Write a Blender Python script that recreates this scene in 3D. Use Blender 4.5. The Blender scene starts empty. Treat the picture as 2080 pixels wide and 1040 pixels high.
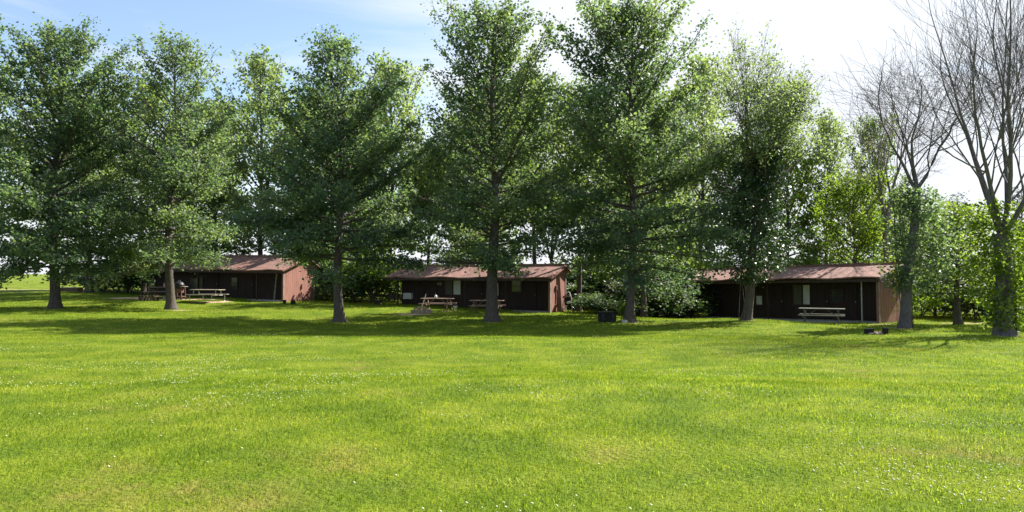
import bpy, bmesh, math, random
import numpy as np
from mathutils import Vector, Matrix
R = math.radians
sc = bpy.context.scene
C = sc.collection

# ------------------------------------------------------------------ camera
F = 1542.0; HY = 552.0; CZ = 1.6
cam_d = bpy.data.cameras.new('camera'); cam = bpy.data.objects.new('camera', cam_d); C.objects.link(cam)
cam.location = (0, 0, CZ); cam.rotation_euler = (R(90), 0, 0)
cam_d.sensor_width = 36; cam_d.lens = 36*F/2080; cam_d.shift_y = (HY-520)/2080
cam_d.clip_start = .1; cam_d.clip_end = 6000
sc.camera = cam

# ------------------------------------------------------------------ sky, sun, exposure
SUN_AZ, SUN_EL = 57, 42           # degrees right of the view axis, height
w = bpy.data.worlds.new('World'); sc.world = w; w.use_nodes = True
nt = w.node_tree; N = nt.nodes; Lk = nt.links
bg = N['Background']
sky = N.new('ShaderNodeTexSky'); sky.sky_type = 'NISHITA'; sky.sun_disc = False
sky.sun_elevation = R(SUN_EL); sky.sun_rotation = R(SUN_AZ); sky.air_density = 1.0; sky.dust_density = .7
sky.ozone_density = 1.6
tc = N.new('ShaderNodeTexCoord')
mp = N.new('ShaderNodeMapping'); mp.inputs['Scale'].default_value = (1.6, 1.6, 7.0); mp.inputs['Rotation'].default_value = (0, R(12), R(20))
Lk.new(tc.outputs['Generated'], mp.inputs['Vector'])
nz = N.new('ShaderNodeTexNoise'); nz.inputs['Scale'].default_value = 2.1; nz.inputs['Detail'].default_value = 7
nz.inputs['Roughness'].default_value = .55; nz.inputs['Distortion'].default_value = .6
Lk.new(mp.outputs['Vector'], nz.inputs['Vector'])
# broad bright cloud bank to the right of the view
dt = N.new('ShaderNodeVectorMath'); dt.operation = 'DOT_PRODUCT'
cdir = Vector((.30, .90, .36)).normalized(); dt.inputs[1].default_value = cdir
Lk.new(tc.outputs['Generated'], dt.inputs[0])
mr = N.new('ShaderNodeMapRange'); mr.interpolation_type = 'SMOOTHSTEP'
mr.inputs['From Min'].default_value = .86; mr.inputs['From Max'].default_value = .99
mr.inputs['To Min'].default_value = -.04; mr.inputs['To Max'].default_value = .42
Lk.new(dt.outputs['Value'], mr.inputs['Value'])
ad = N.new('ShaderNodeMath'); ad.operation = 'ADD'
Lk.new(nz.outputs['Fac'], ad.inputs[0]); Lk.new(mr.outputs['Result'], ad.inputs[1])
sx = N.new('ShaderNodeSeparateXYZ'); Lk.new(tc.outputs['Generated'], sx.inputs[0])
hz = N.new('ShaderNodeMapRange'); hz.interpolation_type = 'SMOOTHSTEP'; hz.inputs['From Min'].default_value = .22; hz.inputs['From Max'].default_value = -.02
hz.inputs['To Max'].default_value = .34; Lk.new(sx.outputs['Z'], hz.inputs['Value'])
ad2 = N.new('ShaderNodeMath'); ad2.operation = 'ADD'; Lk.new(ad.outputs[0], ad2.inputs[0]); Lk.new(hz.outputs[0], ad2.inputs[1])
m2 = N.new('ShaderNodeMapRange'); m2.inputs['From Min'].default_value = .41; m2.inputs['From Max'].default_value = .76
m2.inputs['To Min'].default_value = .05
m2.inputs['To Max'].default_value = .95
Lk.new(ad2.outputs[0], m2.inputs['Value'])
mx = N.new('ShaderNodeMix'); mx.data_type = 'RGBA'
Lk.new(m2.outputs['Result'], mx.inputs['Factor']); Lk.new(sky.outputs['Color'], mx.inputs['A'])
mx.inputs['B'].default_value = (4.5, 4.7, 5.0, 1)
Lk.new(mx.outputs['Result'], bg.inputs['Color'])
bg.inputs['Strength'].default_value = .086

sd = Vector((math.sin(R(SUN_AZ))*math.cos(R(SUN_EL)), math.cos(R(SUN_AZ))*math.cos(R(SUN_EL)), math.sin(R(SUN_EL))))
sl = bpy.data.lights.new('sun', 'SUN'); sun = bpy.data.objects.new('sun', sl); C.objects.link(sun)
sun.rotation_euler = sd.to_track_quat('Z', 'Y').to_euler(); sun.location = (0, 0, 60)
sl.energy = 5.0; sl.angle = R(.5); sl.color = (1, .95, .86)
sc.view_settings.view_transform = 'Standard'; sc.view_settings.look = 'None'
sc.view_settings.gamma = 1; sc.view_settings.exposure = 1.4
sc.cycles.max_bounces = 8; sc.cycles.transparent_max_bounces = 8; sc.cycles.diffuse_bounces = 4

# ------------------------------------------------------------------ helpers
def PX(px, d): return (px-1040)/F*d
def PZ(py, d): return CZ+(HY-py)/F*d

def tag(o, label=None, cat=None, group=None, kind=None):
    if label: o['label'] = label
    if cat: o['category'] = cat
    if group: o['group'] = group
    if kind: o['kind'] = kind
    return o
def thing(name, label, cat, loc=(0, 0, 0), rotz=0, group=None):
    o = bpy.data.objects.new(name, None); C.objects.link(o); o.empty_display_size = .3
    o.location = loc; o.rotation_euler = (0, 0, rotz)
    return tag(o, label, cat, group)
def mobj(name, me, mat, parent=None, loc=None):
    o = bpy.data.objects.new(name, me); C.objects.link(o)
    if mat is not None and not me.materials: me.materials.append(mat)
    if parent is not None: o.parent = parent
    if loc is not None: o.location = loc
    return o
def np_mesh(name, verts, faces_flat, sizes, smooth=False, tint=None):
    me = bpy.data.meshes.new(name)
    verts = np.asarray(verts, np.float32); faces_flat = np.asarray(faces_flat, np.int32); sizes = np.asarray(sizes, np.int32)
    me.vertices.add(len(verts)); me.vertices.foreach_set('co', verts.ravel())
    me.loops.add(len(faces_flat)); me.loops.foreach_set('vertex_index', faces_flat)
    me.polygons.add(len(sizes))
    st = np.zeros(len(sizes), np.int32); st[1:] = np.cumsum(sizes)[:-1]
    me.polygons.foreach_set('loop_start', st); me.polygons.foreach_set('loop_total', sizes)
    if smooth: me.polygons.foreach_set('use_smooth', np.ones(len(sizes), bool))
    if tint is not None:
        a = me.attributes.new('tint', 'FLOAT', 'POINT'); a.data.foreach_set('value', np.asarray(tint, np.float32))
    me.update(calc_edges=True)
    return me

class MB:                       # collects boxes, bars and tubes into one mesh
    def __init__(s): s.bm = bmesh.new()
    def box(s, x0, x1, y0, y1, z0, z1, mat=None, bev=0):
        r = bmesh.ops.create_cube(s.bm, size=1)['verts']
        bmesh.ops.scale(s.bm, vec=(abs(x1-x0), abs(y1-y0), abs(z1-z0)), verts=r)
        bmesh.ops.translate(s.bm, vec=((x0+x1)/2, (y0+y1)/2, (z0+z1)/2), verts=r)
        if bev:
            e = list({e for v in r for e in v.link_edges})
            g = bmesh.ops.bevel(s.bm, geom=e, offset=bev, segments=1, affect='EDGES', clamp_overlap=True)
            r = list({v for f in g['faces'] for v in f.verts} | {v for v in r if v.is_valid})
        if mat is not None: bmesh.ops.transform(s.bm, matrix=mat, verts=[v for v in r if v.is_valid])
        return s
    def bar(s, a, b, wd, ht, up=(0, 0, 1), bev=0):
        a = Vector(a); b = Vector(b); z = (b-a).normalized(); u = Vector(up)
        if abs(z.dot(u)) > .95: u = Vector((1, 0, 0))
        x = u.cross(z).normalized(); y = z.cross(x)
        m = Matrix((x, y, z)).transposed().to_4x4(); m.translation = (a+b)/2
        L = (b-a).length
        return s.box(-wd/2, wd/2, -ht/2, ht/2, -L/2, L/2, m, bev)
    def tube(s, pts, rad, n=8, cap=True):
        pts = [Vector(p) for p in pts]; rad = rad if hasattr(rad, '__len__') else [rad]*len(pts)
        rings = []
        for i, p in enumerate(pts):
            t = (pts[min(i+1, len(pts)-1)]-pts[max(i-1, 0)]).normalized()
            u = Vector((0, 0, 1)) if abs(t.z) < .9 else Vector((1, 0, 0))
            x = u.cross(t).normalized(); y = t.cross(x)
            rings.append([s.bm.verts.new(p+(x*math.cos(k*2*math.pi/n)+y*math.sin(k*2*math.pi/n))*rad[i]) for k in range(n)])
        for a, b in zip(rings, rings[1:]):
            for k in range(n): s.bm.faces.new((a[k], a[(k+1) % n], b[(k+1) % n], b[k]))
        if cap:
            s.bm.faces.new(rings[0][::-1]); s.bm.faces.new(rings[-1])
        return s
    def lathe(s, prof, n=16, c=(0, 0, 0)):
        rings = []
        for r, z in prof:
            rings.append([s.bm.verts.new((c[0]+r*math.cos(k*2*math.pi/n), c[1]+r*math.sin(k*2*math.pi/n), c[2]+z)) for k in range(n)])
        for a, b in zip(rings, rings[1:]):
            for k in range(n): s.bm.faces.new((a[k], a[(k+1) % n], b[(k+1) % n], b[k]))
        s.bm.faces.new(rings[0][::-1]); s.bm.faces.new(rings[-1])
        return s
    def torus(s, c, axis, R0, r, n=20, m=6):
        ax = Vector(axis).normalized(); u = Vector((0, 0, 1)) if abs(ax.z) < .9 else Vector((1, 0, 0))
        x = u.cross(ax).normalized(); y = ax.cross(x); c = Vector(c); g = []
        for i in range(n):
            a = 2*math.pi*i/n; rd = x*math.cos(a)+y*math.sin(a)
            g.append([s.bm.verts.new(c+rd*(R0+r*math.cos(2*math.pi*j/m))+ax*r*math.sin(2*math.pi*j/m)) for j in range(m)])
        for i in range(n):
            for j in range(m): s.bm.faces.new((g[i][j], g[(i+1) % n][j], g[(i+1) % n][(j+1) % m], g[i][(j+1) % m]))
        return s
    def rock(s, c, sx, sy, sz, seed=0):
        r = bmesh.ops.create_icosphere(s.bm, subdivisions=2, radius=1)['verts']; rn = random.Random(seed)
        for v in r:
            k = 1+rn.uniform(-.16, .16); v.co = Vector((c[0]+v.co.x*sx*k, c[1]+v.co.y*sy*k, c[2]+max(v.co.z, -.6)*sz*k))
        return s
    def poly(s, pts, d):        # extruded polygon: pts list of 3D, d = extrusion vector
        a = [s.bm.verts.new(p) for p in pts]; b = [s.bm.verts.new(Vector(p)+Vector(d)) for p in pts]
        n = len(a); s.bm.faces.new(a); s.bm.faces.new(b[::-1])
        for k in range(n): s.bm.faces.new((a[(k+1) % n], a[k], b[k], b[(k+1) % n]))
        return s
    def build(s, name, mat, parent=None, smooth=False):
        bmesh.ops.recalc_face_normals(s.bm, faces=s.bm.faces)
        me = bpy.data.meshes.new(name); s.bm.to_mesh(me); s.bm.free()
        if smooth:
            for p in me.polygons: p.use_smooth = True
        return mobj(name, me, mat, parent)

# value noise
def _h(i, j, s):
    n = (i.astype(np.int64)*374761393+j.astype(np.int64)*668265263+s*2147483647) & 0x7fffffff
    n = ((n ^ (n >> 13))*1274126177) & 0x7fffffff
    return ((n ^ (n >> 16)) & 0xffff)/65535.
def vnoise(x, y, s=0):
    x = np.asarray(x, float); y = np.asarray(y, float); i = np.floor(x); j = np.floor(y); fx = x-i; fy = y-j
    fx = fx*fx*(3-2*fx); fy = fy*fy*(3-2*fy)
    return (_h(i, j, s)*(1-fx)+_h(i+1, j, s)*fx)*(1-fy)+(_h(i, j+1, s)*(1-fx)+_h(i+1, j+1, s)*fx)*fy
def fnoise(x, y, s=0, o=4):
    v = 0; a = .5; t = 0
    for k in range(o): v = v+a*vnoise(x*2**k, y*2**k, s+k*17); t += a; a *= .5
    return v/t

# ------------------------------------------------------------------ terrain heights
ctl = []
for yy in (-30, -15, -5, 2, 8):
    for xx in (-30, -15, 0, 15, 30): ctl.append((xx, yy, 0))
def cp(px, py, d): ctl.append((PX(px, d), d, PZ(py, d)))
for t in [(108, 628, 42), (345, 629, 44), (690, 655, 38), (1002, 652, 38), (1282, 655, 37), (1517, 650, 37), (1837, 665, 33.5), (2042, 682, 29)]: cp(*t)
for t in [(575, 613, 50), (285, 601, 54), (430, 606, 51), (1112, 635, 46), (812, 620, 51), (960, 627, 48.5), (1786, 657, 38), (1650, 655, 41), (1418, 650, 48), (1500, 652, 45)]: cp(*t)
for t in [(175, 594, 56), (300, 598, 66), (600, 603, 66), (1000, 612, 66), (1400, 622, 66), (1800, 630, 60), (2100, 640, 55)]: cp(*t)
for t in [(0, 700, 22), (500, 700, 22), (1000, 700, 22), (1500, 700, 22), (2080, 712, 22)]: cp(*t)
for t in [(0, 662, 30), (300, 668, 31), (700, 674, 31), (1100, 676, 31), (1500, 675, 31)]: cp(*t)
for t in [(0, 628, 40), (-150, 628, 40), (0, 598, 54), (60, 590, 62), (0, 572, 88), (120, 570, 92), (-250, 575, 80), (-400, 600, 55), (2300, 690, 28), (2400, 660, 38)]: cp(*t)
for t in [(-200, 566, 120), (100, 566, 120), (600, 574, 120), (1100, 578, 120), (1700, 582, 120)]: cp(*t)
ctl = np.array(ctl)
def GZ(x, y):
    x = np.asarray(x, float); y = np.asarray(y, float); sh = x.shape; x = x.ravel(); y = y.ravel()
    out = np.empty(len(x))
    for a in range(0, len(x), 40000):
        xx = x[a:a+40000, None]; yy = y[a:a+40000, None]
        d2 = (xx-ctl[:, 0])**2+(yy-ctl[:, 1])**2
        wgt = 1/(d2+2.0)**1.6
        out[a:a+40000] = (wgt*ctl[:, 2]).sum(1)/wgt.sum(1)
    far = np.clip(np.hypot(x, y)-115, 0, 400); out = out-far*.03
    out += (fnoise(x*.35, y*.35, 5, 2)-.5)*.06
    return out.reshape(sh)
def gz(x, y): return float(GZ(np.array([x]), np.array([y]))[0])

# ------------------------------------------------------------------ materials
def newmat(name):
    m = bpy.data.materials.new(name); m.use_nodes = True; t = m.node_tree
    return m, t.nodes, t.links, t.nodes['Principled BSDF'], t.nodes['Material Output']
def ramp(N, cols):
    r = N.new('ShaderNodeValToRGB'); e = r.color_ramp.elements
    e[0].position, e[0].color = cols[0][0], (*cols[0][1], 1); e[1].position, e[1].color = cols[-1][0], (*cols[-1][1], 1)
    for p, c in cols[1:-1]:
        k = e.new(p); k.color = (*c, 1)
    return r
def noise(N, L, sc_, detail=4, coord='Object', stretch=None, rough=.55):
    t = N.new('ShaderNodeTexCoord'); n = N.new('ShaderNodeTexNoise'); n.inputs['Scale'].default_value = sc_
    n.inputs['Detail'].default_value = detail; n.inputs['Roughness'].default_value = rough
    if stretch:
        m = N.new('ShaderNodeMapping'); m.inputs['Scale'].default_value = stretch
        L.new(t.outputs[coord], m.inputs['Vector']); L.new(m.outputs['Vector'], n.inputs['Vector'])
    else: L.new(t.outputs[coord], n.inputs['Vector'])
    return n
def simple(name, c1, c2, scale=6, rough=.7, bump=.0, metal=0, stretch=None, detail=5, lo=.35, hi=.68):
    m, N, L, b, o = newmat(name)
    n = noise(N, L, scale, detail, 'Object', stretch); r = ramp(N, [(lo, c1), (hi, c2)])
    L.new(n.outputs['Fac'], r.inputs['Fac']); L.new(r.outputs['Color'], b.inputs['Base Color'])
    b.inputs['Roughness'].default_value = rough; b.inputs['Metallic'].default_value = metal
    if bump:
        bp = N.new('ShaderNodeBump'); bp.inputs['Strength'].default_value = bump; bp.inputs['Distance'].default_value = .02
        L.new(n.outputs['Fac'], bp.inputs['Height']); L.new(bp.outputs['Normal'], b.inputs['Normal'])
    return m
def leafmat(name, dark, mid, light, trans=.4, rough=.55, tc_=None):
    m, N, L, b, o = newmat(name)
    a = N.new('ShaderNodeAttribute'); a.attribute_name = 'tint'
    r = ramp(N, [(.0, dark), (.5, mid), (1., light)]); L.new(a.outputs['Fac'], r.inputs['Fac'])
    L.new(r.outputs['Color'], b.inputs['Base Color']); b.inputs['Roughness'].default_value = rough
    b.inputs['Specular IOR Level'].default_value = .42
    tr = N.new('ShaderNodeBsdfTranslucent'); h = N.new('ShaderNodeMix'); h.data_type = 'RGBA'; h.blend_type = 'MULTIPLY'
    h.inputs['Factor'].default_value = 1; h.inputs['B'].default_value = (*(tc_ or (1.85, 1.95, .85)), 1)
    L.new(r.outputs['Color'], h.inputs['A']); L.new(h.outputs['Result'], tr.inputs['Color'])
    ms = N.new('ShaderNodeMixShader'); ms.inputs['Fac'].default_value = trans
    L.new(b.outputs['BSDF'], ms.inputs[1]); L.new(tr.outputs['BSDF'], ms.inputs[2]); L.new(ms.outputs[0], o.inputs['Surface'])
    return m
M = {}
M['oak'] = leafmat('oak_leaf', (.052, .090, .072), (.100, .150, .090), (.180, .220, .105), .52, .5)
M['oak_yellow'] = leafmat('oak_leaf_yellowish', (.040, .080, .030), (.080, .140, .038), (.150, .205, .045))
M['wood_leaf'] = leafmat('woodland_leaf', (.055, .090, .045), (.105, .155, .060), (.180, .225, .080), .45)
M['pale_leaf'] = leafmat('pale_leaf', (.10, .145, .085), (.16, .21, .115), (.23, .28, .14), .5)
M['lime_leaf'] = leafmat('lime_leaf', (.055, .095, .020), (.110, .165, .025), (.180, .230, .035), .5)
M['ivy'] = leafmat('ivy_leaf', (.018, .036, .020), (.036, .070, .030), (.075, .120, .045), .2, .4)
M['needle'] = leafmat('needle', (.022, .040, .024), (.040, .065, .035), (.065, .095, .045), .15)
M['shrub'] = leafmat('shrub_leaf', (.030, .055, .022), (.065, .105, .040), (.125, .165, .070), .35)
M['grey_shrub'] = leafmat('grey_shrub_leaf', (.040, .060, .032), (.080, .105, .055), (.135, .155, .090), .3)
M['yellow_leaf'] = leafmat('yellow_leaf', (.20, .18, .02), (.35, .30, .03), (.45, .38, .05), .4)

def barkmat(name, c1, c2):
    m, N, L, b, o = newmat(name)
    n = noise(N, L, 7, 6, 'Object', (3, 3, .6), .65); r = ramp(N, [(.3, c1), (.7, c2)])
    L.new(n.outputs['Fac'], r.inputs['Fac']); L.new(r.outputs['Color'], b.inputs['Base Color'])
    b.inputs['Roughness'].default_value = .9
    bp = N.new('ShaderNodeBump'); bp.inputs['Strength'].default_value = .9; bp.inputs['Distance'].default_value = .05
    L.new(n.outputs['Fac'], bp.inputs['Height']); L.new(bp.outputs['Normal'], b.inputs['Normal'])
    return m
M['bark'] = barkmat('oak_bark', (.035, .028, .022), (.13, .105, .085))
M['bark_grey'] = barkmat('grey_bark', (.06, .052, .054), (.17, .15, .15))
M['twig'] = barkmat('dead_twig', (.10, .08, .065), (.22, .18, .15))

def siding(name, c1, c2, groove=.2):
    m, N, L, b, o = newmat(name)
    t = N.new('ShaderNodeTexCoord'); s = N.new('ShaderNodeSeparateXYZ'); L.new(t.outputs['Object'], s.inputs[0])
    add = N.new('ShaderNodeMath'); add.operation = 'ADD'; L.new(s.outputs['X'], add.inputs[0]); L.new(s.outputs['Y'], add.inputs[1])
    md = N.new('ShaderNodeMath'); md.operation = 'PINGPONG'; md.inputs[1].default_value = groove/2; L.new(add.outputs[0], md.inputs[0])
    g = N.new('ShaderNodeMapRange'); g.inputs['From Max'].default_value = .012; L.new(md.outputs[0], g.inputs['Value'])
    n = noise(N, L, 2.2, 6, 'Object', (3, 3, .5), .6); r = ramp(N, [(.3, c1), (.7, c2)]); L.new(n.outputs['Fac'], r.inputs['Fac'])
    mm = N.new('ShaderNodeMix'); mm.data_type = 'RGBA'; mm.inputs['A'].default_value = (c1[0]*.35, c1[1]*.35, c1[2]*.35, 1)
    L.new(g.outputs[0], mm.inputs['Factor']); L.new(r.outputs['Color'], mm.inputs['B']); L.new(mm.outputs['Result'], b.inputs['Base Color'])
    bp = N.new('ShaderNodeBump'); bp.inputs['Strength'].default_value = .6; bp.inputs['Distance'].default_value = .015
    L.new(g.outputs[0], bp.inputs['Height']); L.new(bp.outputs['Normal'], b.inputs['Normal'])
    b.inputs['Roughness'].default_value = .8
    return m
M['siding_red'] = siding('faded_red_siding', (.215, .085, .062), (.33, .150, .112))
M['siding_shaded'] = siding('shaded_siding', (.016, .009, .008), (.040, .021, .017))  # same paint as the gables, porch shade darkened into the colour
def shingle():
    m, N, L, b, o = newmat('faded_red_shingle')
    t = N.new('ShaderNodeTexCoord'); mp = N.new('ShaderNodeMapping'); mp.inputs['Scale'].default_value = (1, 1.1, 1)
    L.new(t.outputs['Object'], mp.inputs['Vector'])
    br = N.new('ShaderNodeTexBrick'); br.inputs['Scale'].default_value = 3.2; br.inputs['Color1'].default_value = (.29, .15, .122, 1)
    br.inputs['Color2'].default_value = (.38, .19, .15, 1); br.inputs['Mortar'].default_value = (.12, .06, .05, 1); br.inputs['Mortar Size'].default_value = .015
    L.new(mp.outputs['Vector'], br.inputs['Vector'])
    n = noise(N, L, 1.9, 9, rough=.72); mm = N.new('ShaderNodeMix'); mm.data_type = 'RGBA'; mm.blend_type = 'MULTIPLY'; mm.inputs['Factor'].default_value = .8
    r = ramp(N, [(.34, (.36, .40, .38)), (.66, (1.0, 1.05, 1.08))]); L.new(n.outputs['Fac'], r.inputs['Fac'])
    L.new(br.outputs['Color'], mm.inputs['A']); L.new(r.outputs['Color'], mm.inputs['B']); L.new(mm.outputs['Result'], b.inputs['Base Color'])
    bp = N.new('ShaderNodeBump'); bp.inputs['Strength'].default_value = .5; bp.inputs['Distance'].default_value = .02
    L.new(br.outputs['Fac'], bp.inputs['Height']); bp.invert = True; L.new(bp.outputs['Normal'], b.inputs['Normal'])
    b.inputs['Roughness'].default_value = .9; return m
M['shingle'] = shingle()
M['trim'] = simple('weathered_trim', (.16, .14, .12), (.30, .27, .24), 5)
M['dark_trim'] = simple('dark_trim', (.03, .016, .014), (.06, .03, .025), 5)
M['concrete'] = simple('concrete', (.30, .28, .25), (.48, .45, .40), 4, .9, .3)
M['table_wood'] = simple('weathered_table_wood', (.22, .18, .13), (.42, .36, .28), 5, .85, .3, stretch=(.4, 5, 5))
M['stain_wood'] = simple('stained_table_wood', (.16, .10, .075), (.30, .20, .16), 5, .85, .3, stretch=(.4, 5, 5))
M['green_wood'] = simple('treated_wood', (.065, .065, .045), (.14, .135, .10), 5, .85, .3, stretch=(.4, 5, 5))
M['metal'] = simple('galvanised_metal', (.35, .36, .36), (.55, .56, .56), 8, .45, .1, .8)
M['black_metal'] = simple('black_metal', (.012, .012, .013), (.035, .033, .032), 8, .5, .1, .3)
M['white'] = simple('white_paint', (.62, .64, .64), (.80, .80, .78), 4, .5)
M['curtain'] = simple('curtain_cloth', (.42, .44, .42), (.70, .72, .70), 7, .9, .4, stretch=(6, 6, .6))
M['dim_curtain'] = simple('olive_curtain_cloth', (.07, .075, .055), (.12, .125, .09), 7, .9, .3, stretch=(6, 6, .6))
M['glass'] = simple('window_glass', (.02, .024, .028), (.035, .04, .045), 2, .08)
M['red_paint'] = simple('faded_red_paint', (.11, .04, .034), (.20, .085, .07), 5, .6)
M['pink_cloth'] = simple('pink_cloth', (.55, .22, .24), (.70, .32, .34), 5, .85)
M['black_cloth'] = simple('black_cloth', (.015, .014, .018), (.04, .035, .042), 9, .9)
M['rubber'] = simple('rubber', (.02, .02, .02), (.05, .05, .05), 9, .8)
M['stone'] = simple('fire_stone', (.16, .12, .09), (.42, .34, .27), 3, .9, .5)
M['block'] = simple('sooty_block', (.008, .009, .008), (.025, .024, .02), 6, 1, .5)
M['ash'] = simple('ash', (.25, .16, .11), (.52, .38, .30), 9, .95, .6)
M['rust'] = simple('rusty_steel', (.05, .028, .018), (.16, .09, .06), 7, .8, .4)
M['earthwood'] = simple('brown_plank', (.09, .055, .035), (.20, .13, .09), 5, .85, .3, stretch=(.5, 5, 5))
M['tan_top'] = simple('tan_board', (.35, .27, .20), (.5, .4, .3), 5, .85)
M['log'] = simple('split_log', (.22, .14, .09), (.48, .34, .24), 6, .9, .4, stretch=(1, 6, 6))

# lawn colours, shared between the ground sheet and the blades
def lawn_colour(N, L, gain):
    g = N.new('ShaderNodeNewGeometry'); s = N.new('ShaderNodeVectorMath'); s.operation = 'MULTIPLY'; s.inputs[1].default_value = (1, 1, 0)
    L.new(g.outputs['Position'], s.inputs[0])
    def nn(scale, d, off=0):
        v = N.new('ShaderNodeVectorMath'); v.operation = 'ADD'; v.inputs[1].default_value = (off, off*.7, 0); L.new(s.outputs[0], v.inputs[0])
        n = N.new('ShaderNodeTexNoise'); n.inputs['Scale'].default_value = scale; n.inputs['Detail'].default_value = d; n.inputs['Roughness'].default_value = .6
        L.new(v.outputs[0], n.inputs['Vector']); return n
    a = nn(.8, 6); b = nn(.30, 4, 41); c = nn(1.5, 4, 9)
    k = [tuple(x*gain for x in col) for col in ((.140, .215, .018), (.185, .258, .018), (.245, .305, .030))]
    r = ramp(N, [(.36, k[0]), (.5, k[1]), (.62, k[2])]); L.new(a.outputs['Fac'], r.inputs['Fac'])
    dry = ramp(N, [(.56, (0, 0, 0)), (.74, (1, 1, 1))]); L.new(b.outputs['Fac'], dry.inputs['Fac'])
    dry2 = ramp(N, [(.42, (0, 0, 0)), (.68, (1, 1, 1))]); L.new(c.outputs['Fac'], dry2.inputs['Fac'])
    mu = N.new('ShaderNodeMath'); mu.operation = 'MULTIPLY'; L.new(dry.outputs[0], mu.inputs[0]); L.new(dry2.outputs[0], mu.inputs[1])
    m = N.new('ShaderNodeMix'); m.data_type = 'RGBA'; m.inputs['B'].default_value = (.36*gain, .29*gain, .085*gain, 1)
    L.new(mu.outputs[0], m.inputs['Factor']); L.new(r.outputs['Color'], m.inputs['A'])
    return m
def ground_mat():
    m, N, L, b, o = newmat('lawn_ground')
    c = lawn_colour(N, L, .62)
    at = N.new('ShaderNodeAttribute'); at.attribute_name = 'dirt'
    n = noise(N, L, 1.6, 6); er = ramp(N, [(.3, (.34, .23, .13)), (.7, (.58, .44, .28))]); L.new(n.outputs['Fac'], er.inputs['Fac'])
    n2 = noise(N, L, 2.6, 7); ad = N.new('ShaderNodeMath'); ad.operation = 'ADD'; L.new(at.outputs['Fac'], ad.inputs[0]); L.new(n2.outputs['Fac'], ad.inputs[1])
    st = N.new('ShaderNodeMapRange'); st.inputs['From Min'].default_value = .92; st.inputs['From Max'].default_value = 1.12; L.new(ad.outputs[0], st.inputs['Value'])
    mm = N.new('ShaderNodeMix'); mm.data_type = 'RGBA'; L.new(st.outputs[0], mm.inputs['Factor']); L.new(c.outputs['Result'], mm.inputs['A']); L.new(er.outputs['Color'], mm.inputs['B'])
    L.new(mm.outputs['Result'], b.inputs['Base Color']); b.inputs['Roughness'].default_value = .95; b.inputs['Specular IOR Level'].default_value = .1
    n3 = noise(N, L, 18, 5); bp = N.new('ShaderNodeBump'); bp.inputs['Strength'].default_value = 1; bp.inputs['Distance'].default_value = .06
    L.new(n3.outputs['Fac'], bp.inputs['Height']); L.new(bp.outputs['Normal'], b.inputs['Normal'])
    return m
def blade_mat(name, gain, mult=(1, 1, 1)):
    m, N, L, b, o = newmat(name)
    c = lawn_colour(N, L, gain); a = N.new('ShaderNodeAttribute'); a.attribute_name = 'tint'
    r = ramp(N, [(0, (.45, .62, .5)), (.5, (1, 1, 1)), (.85, (1.45, 1.3, 1.6)), (1, (2.1, 1.6, 3.2))]); L.new(a.outputs['Fac'], r.inputs['Fac'])
    x = N.new('ShaderNodeMix'); x.data_type = 'RGBA'; x.blend_type = 'MULTIPLY'; x.inputs['Factor'].default_value = 1
    L.new(c.outputs['Result'], x.inputs['A']); L.new(r.outputs['Color'], x.inputs['B'])
    y = N.new('ShaderNodeMix'); y.data_type = 'RGBA'; y.blend_type = 'MULTIPLY'; y.inputs['Factor'].default_value = 1; y.inputs['B'].default_value = (*mult, 1)
    L.new(x.outputs['Result'], y.inputs['A'])
    L.new(y.outputs['Result'], b.inputs['Base Color']); b.inputs['Roughness'].default_value = .6; b.inputs['Specular IOR Level'].default_value = .12
    tr = N.new('ShaderNodeBsdfTranslucent'); h = N.new('ShaderNodeMix'); h.data_type = 'RGBA'; h.blend_type = 'MULTIPLY'; h.inputs['Factor'].default_value = 1
    h.inputs['B'].default_value = (1.25, 1.3, .7, 1); L.new(y.outputs['Result'], h.inputs['A']); L.new(h.outputs['Result'], tr.inputs['Color'])
    ms = N.new('ShaderNodeMixShader'); ms.inputs['Fac'].default_value = .45
    L.new(b.outputs['BSDF'], ms.inputs[1]); L.new(tr.outputs['BSDF'], ms.inputs[2]); L.new(ms.outputs[0], o.inputs['Surface'])
    return m
M['ground'] = ground_mat(); M['blade'] = blade_mat('grass_blade', 1.0); M['weed'] = blade_mat('weed_blade', 1.1, (1.12, 1.14, 1.9))

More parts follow.
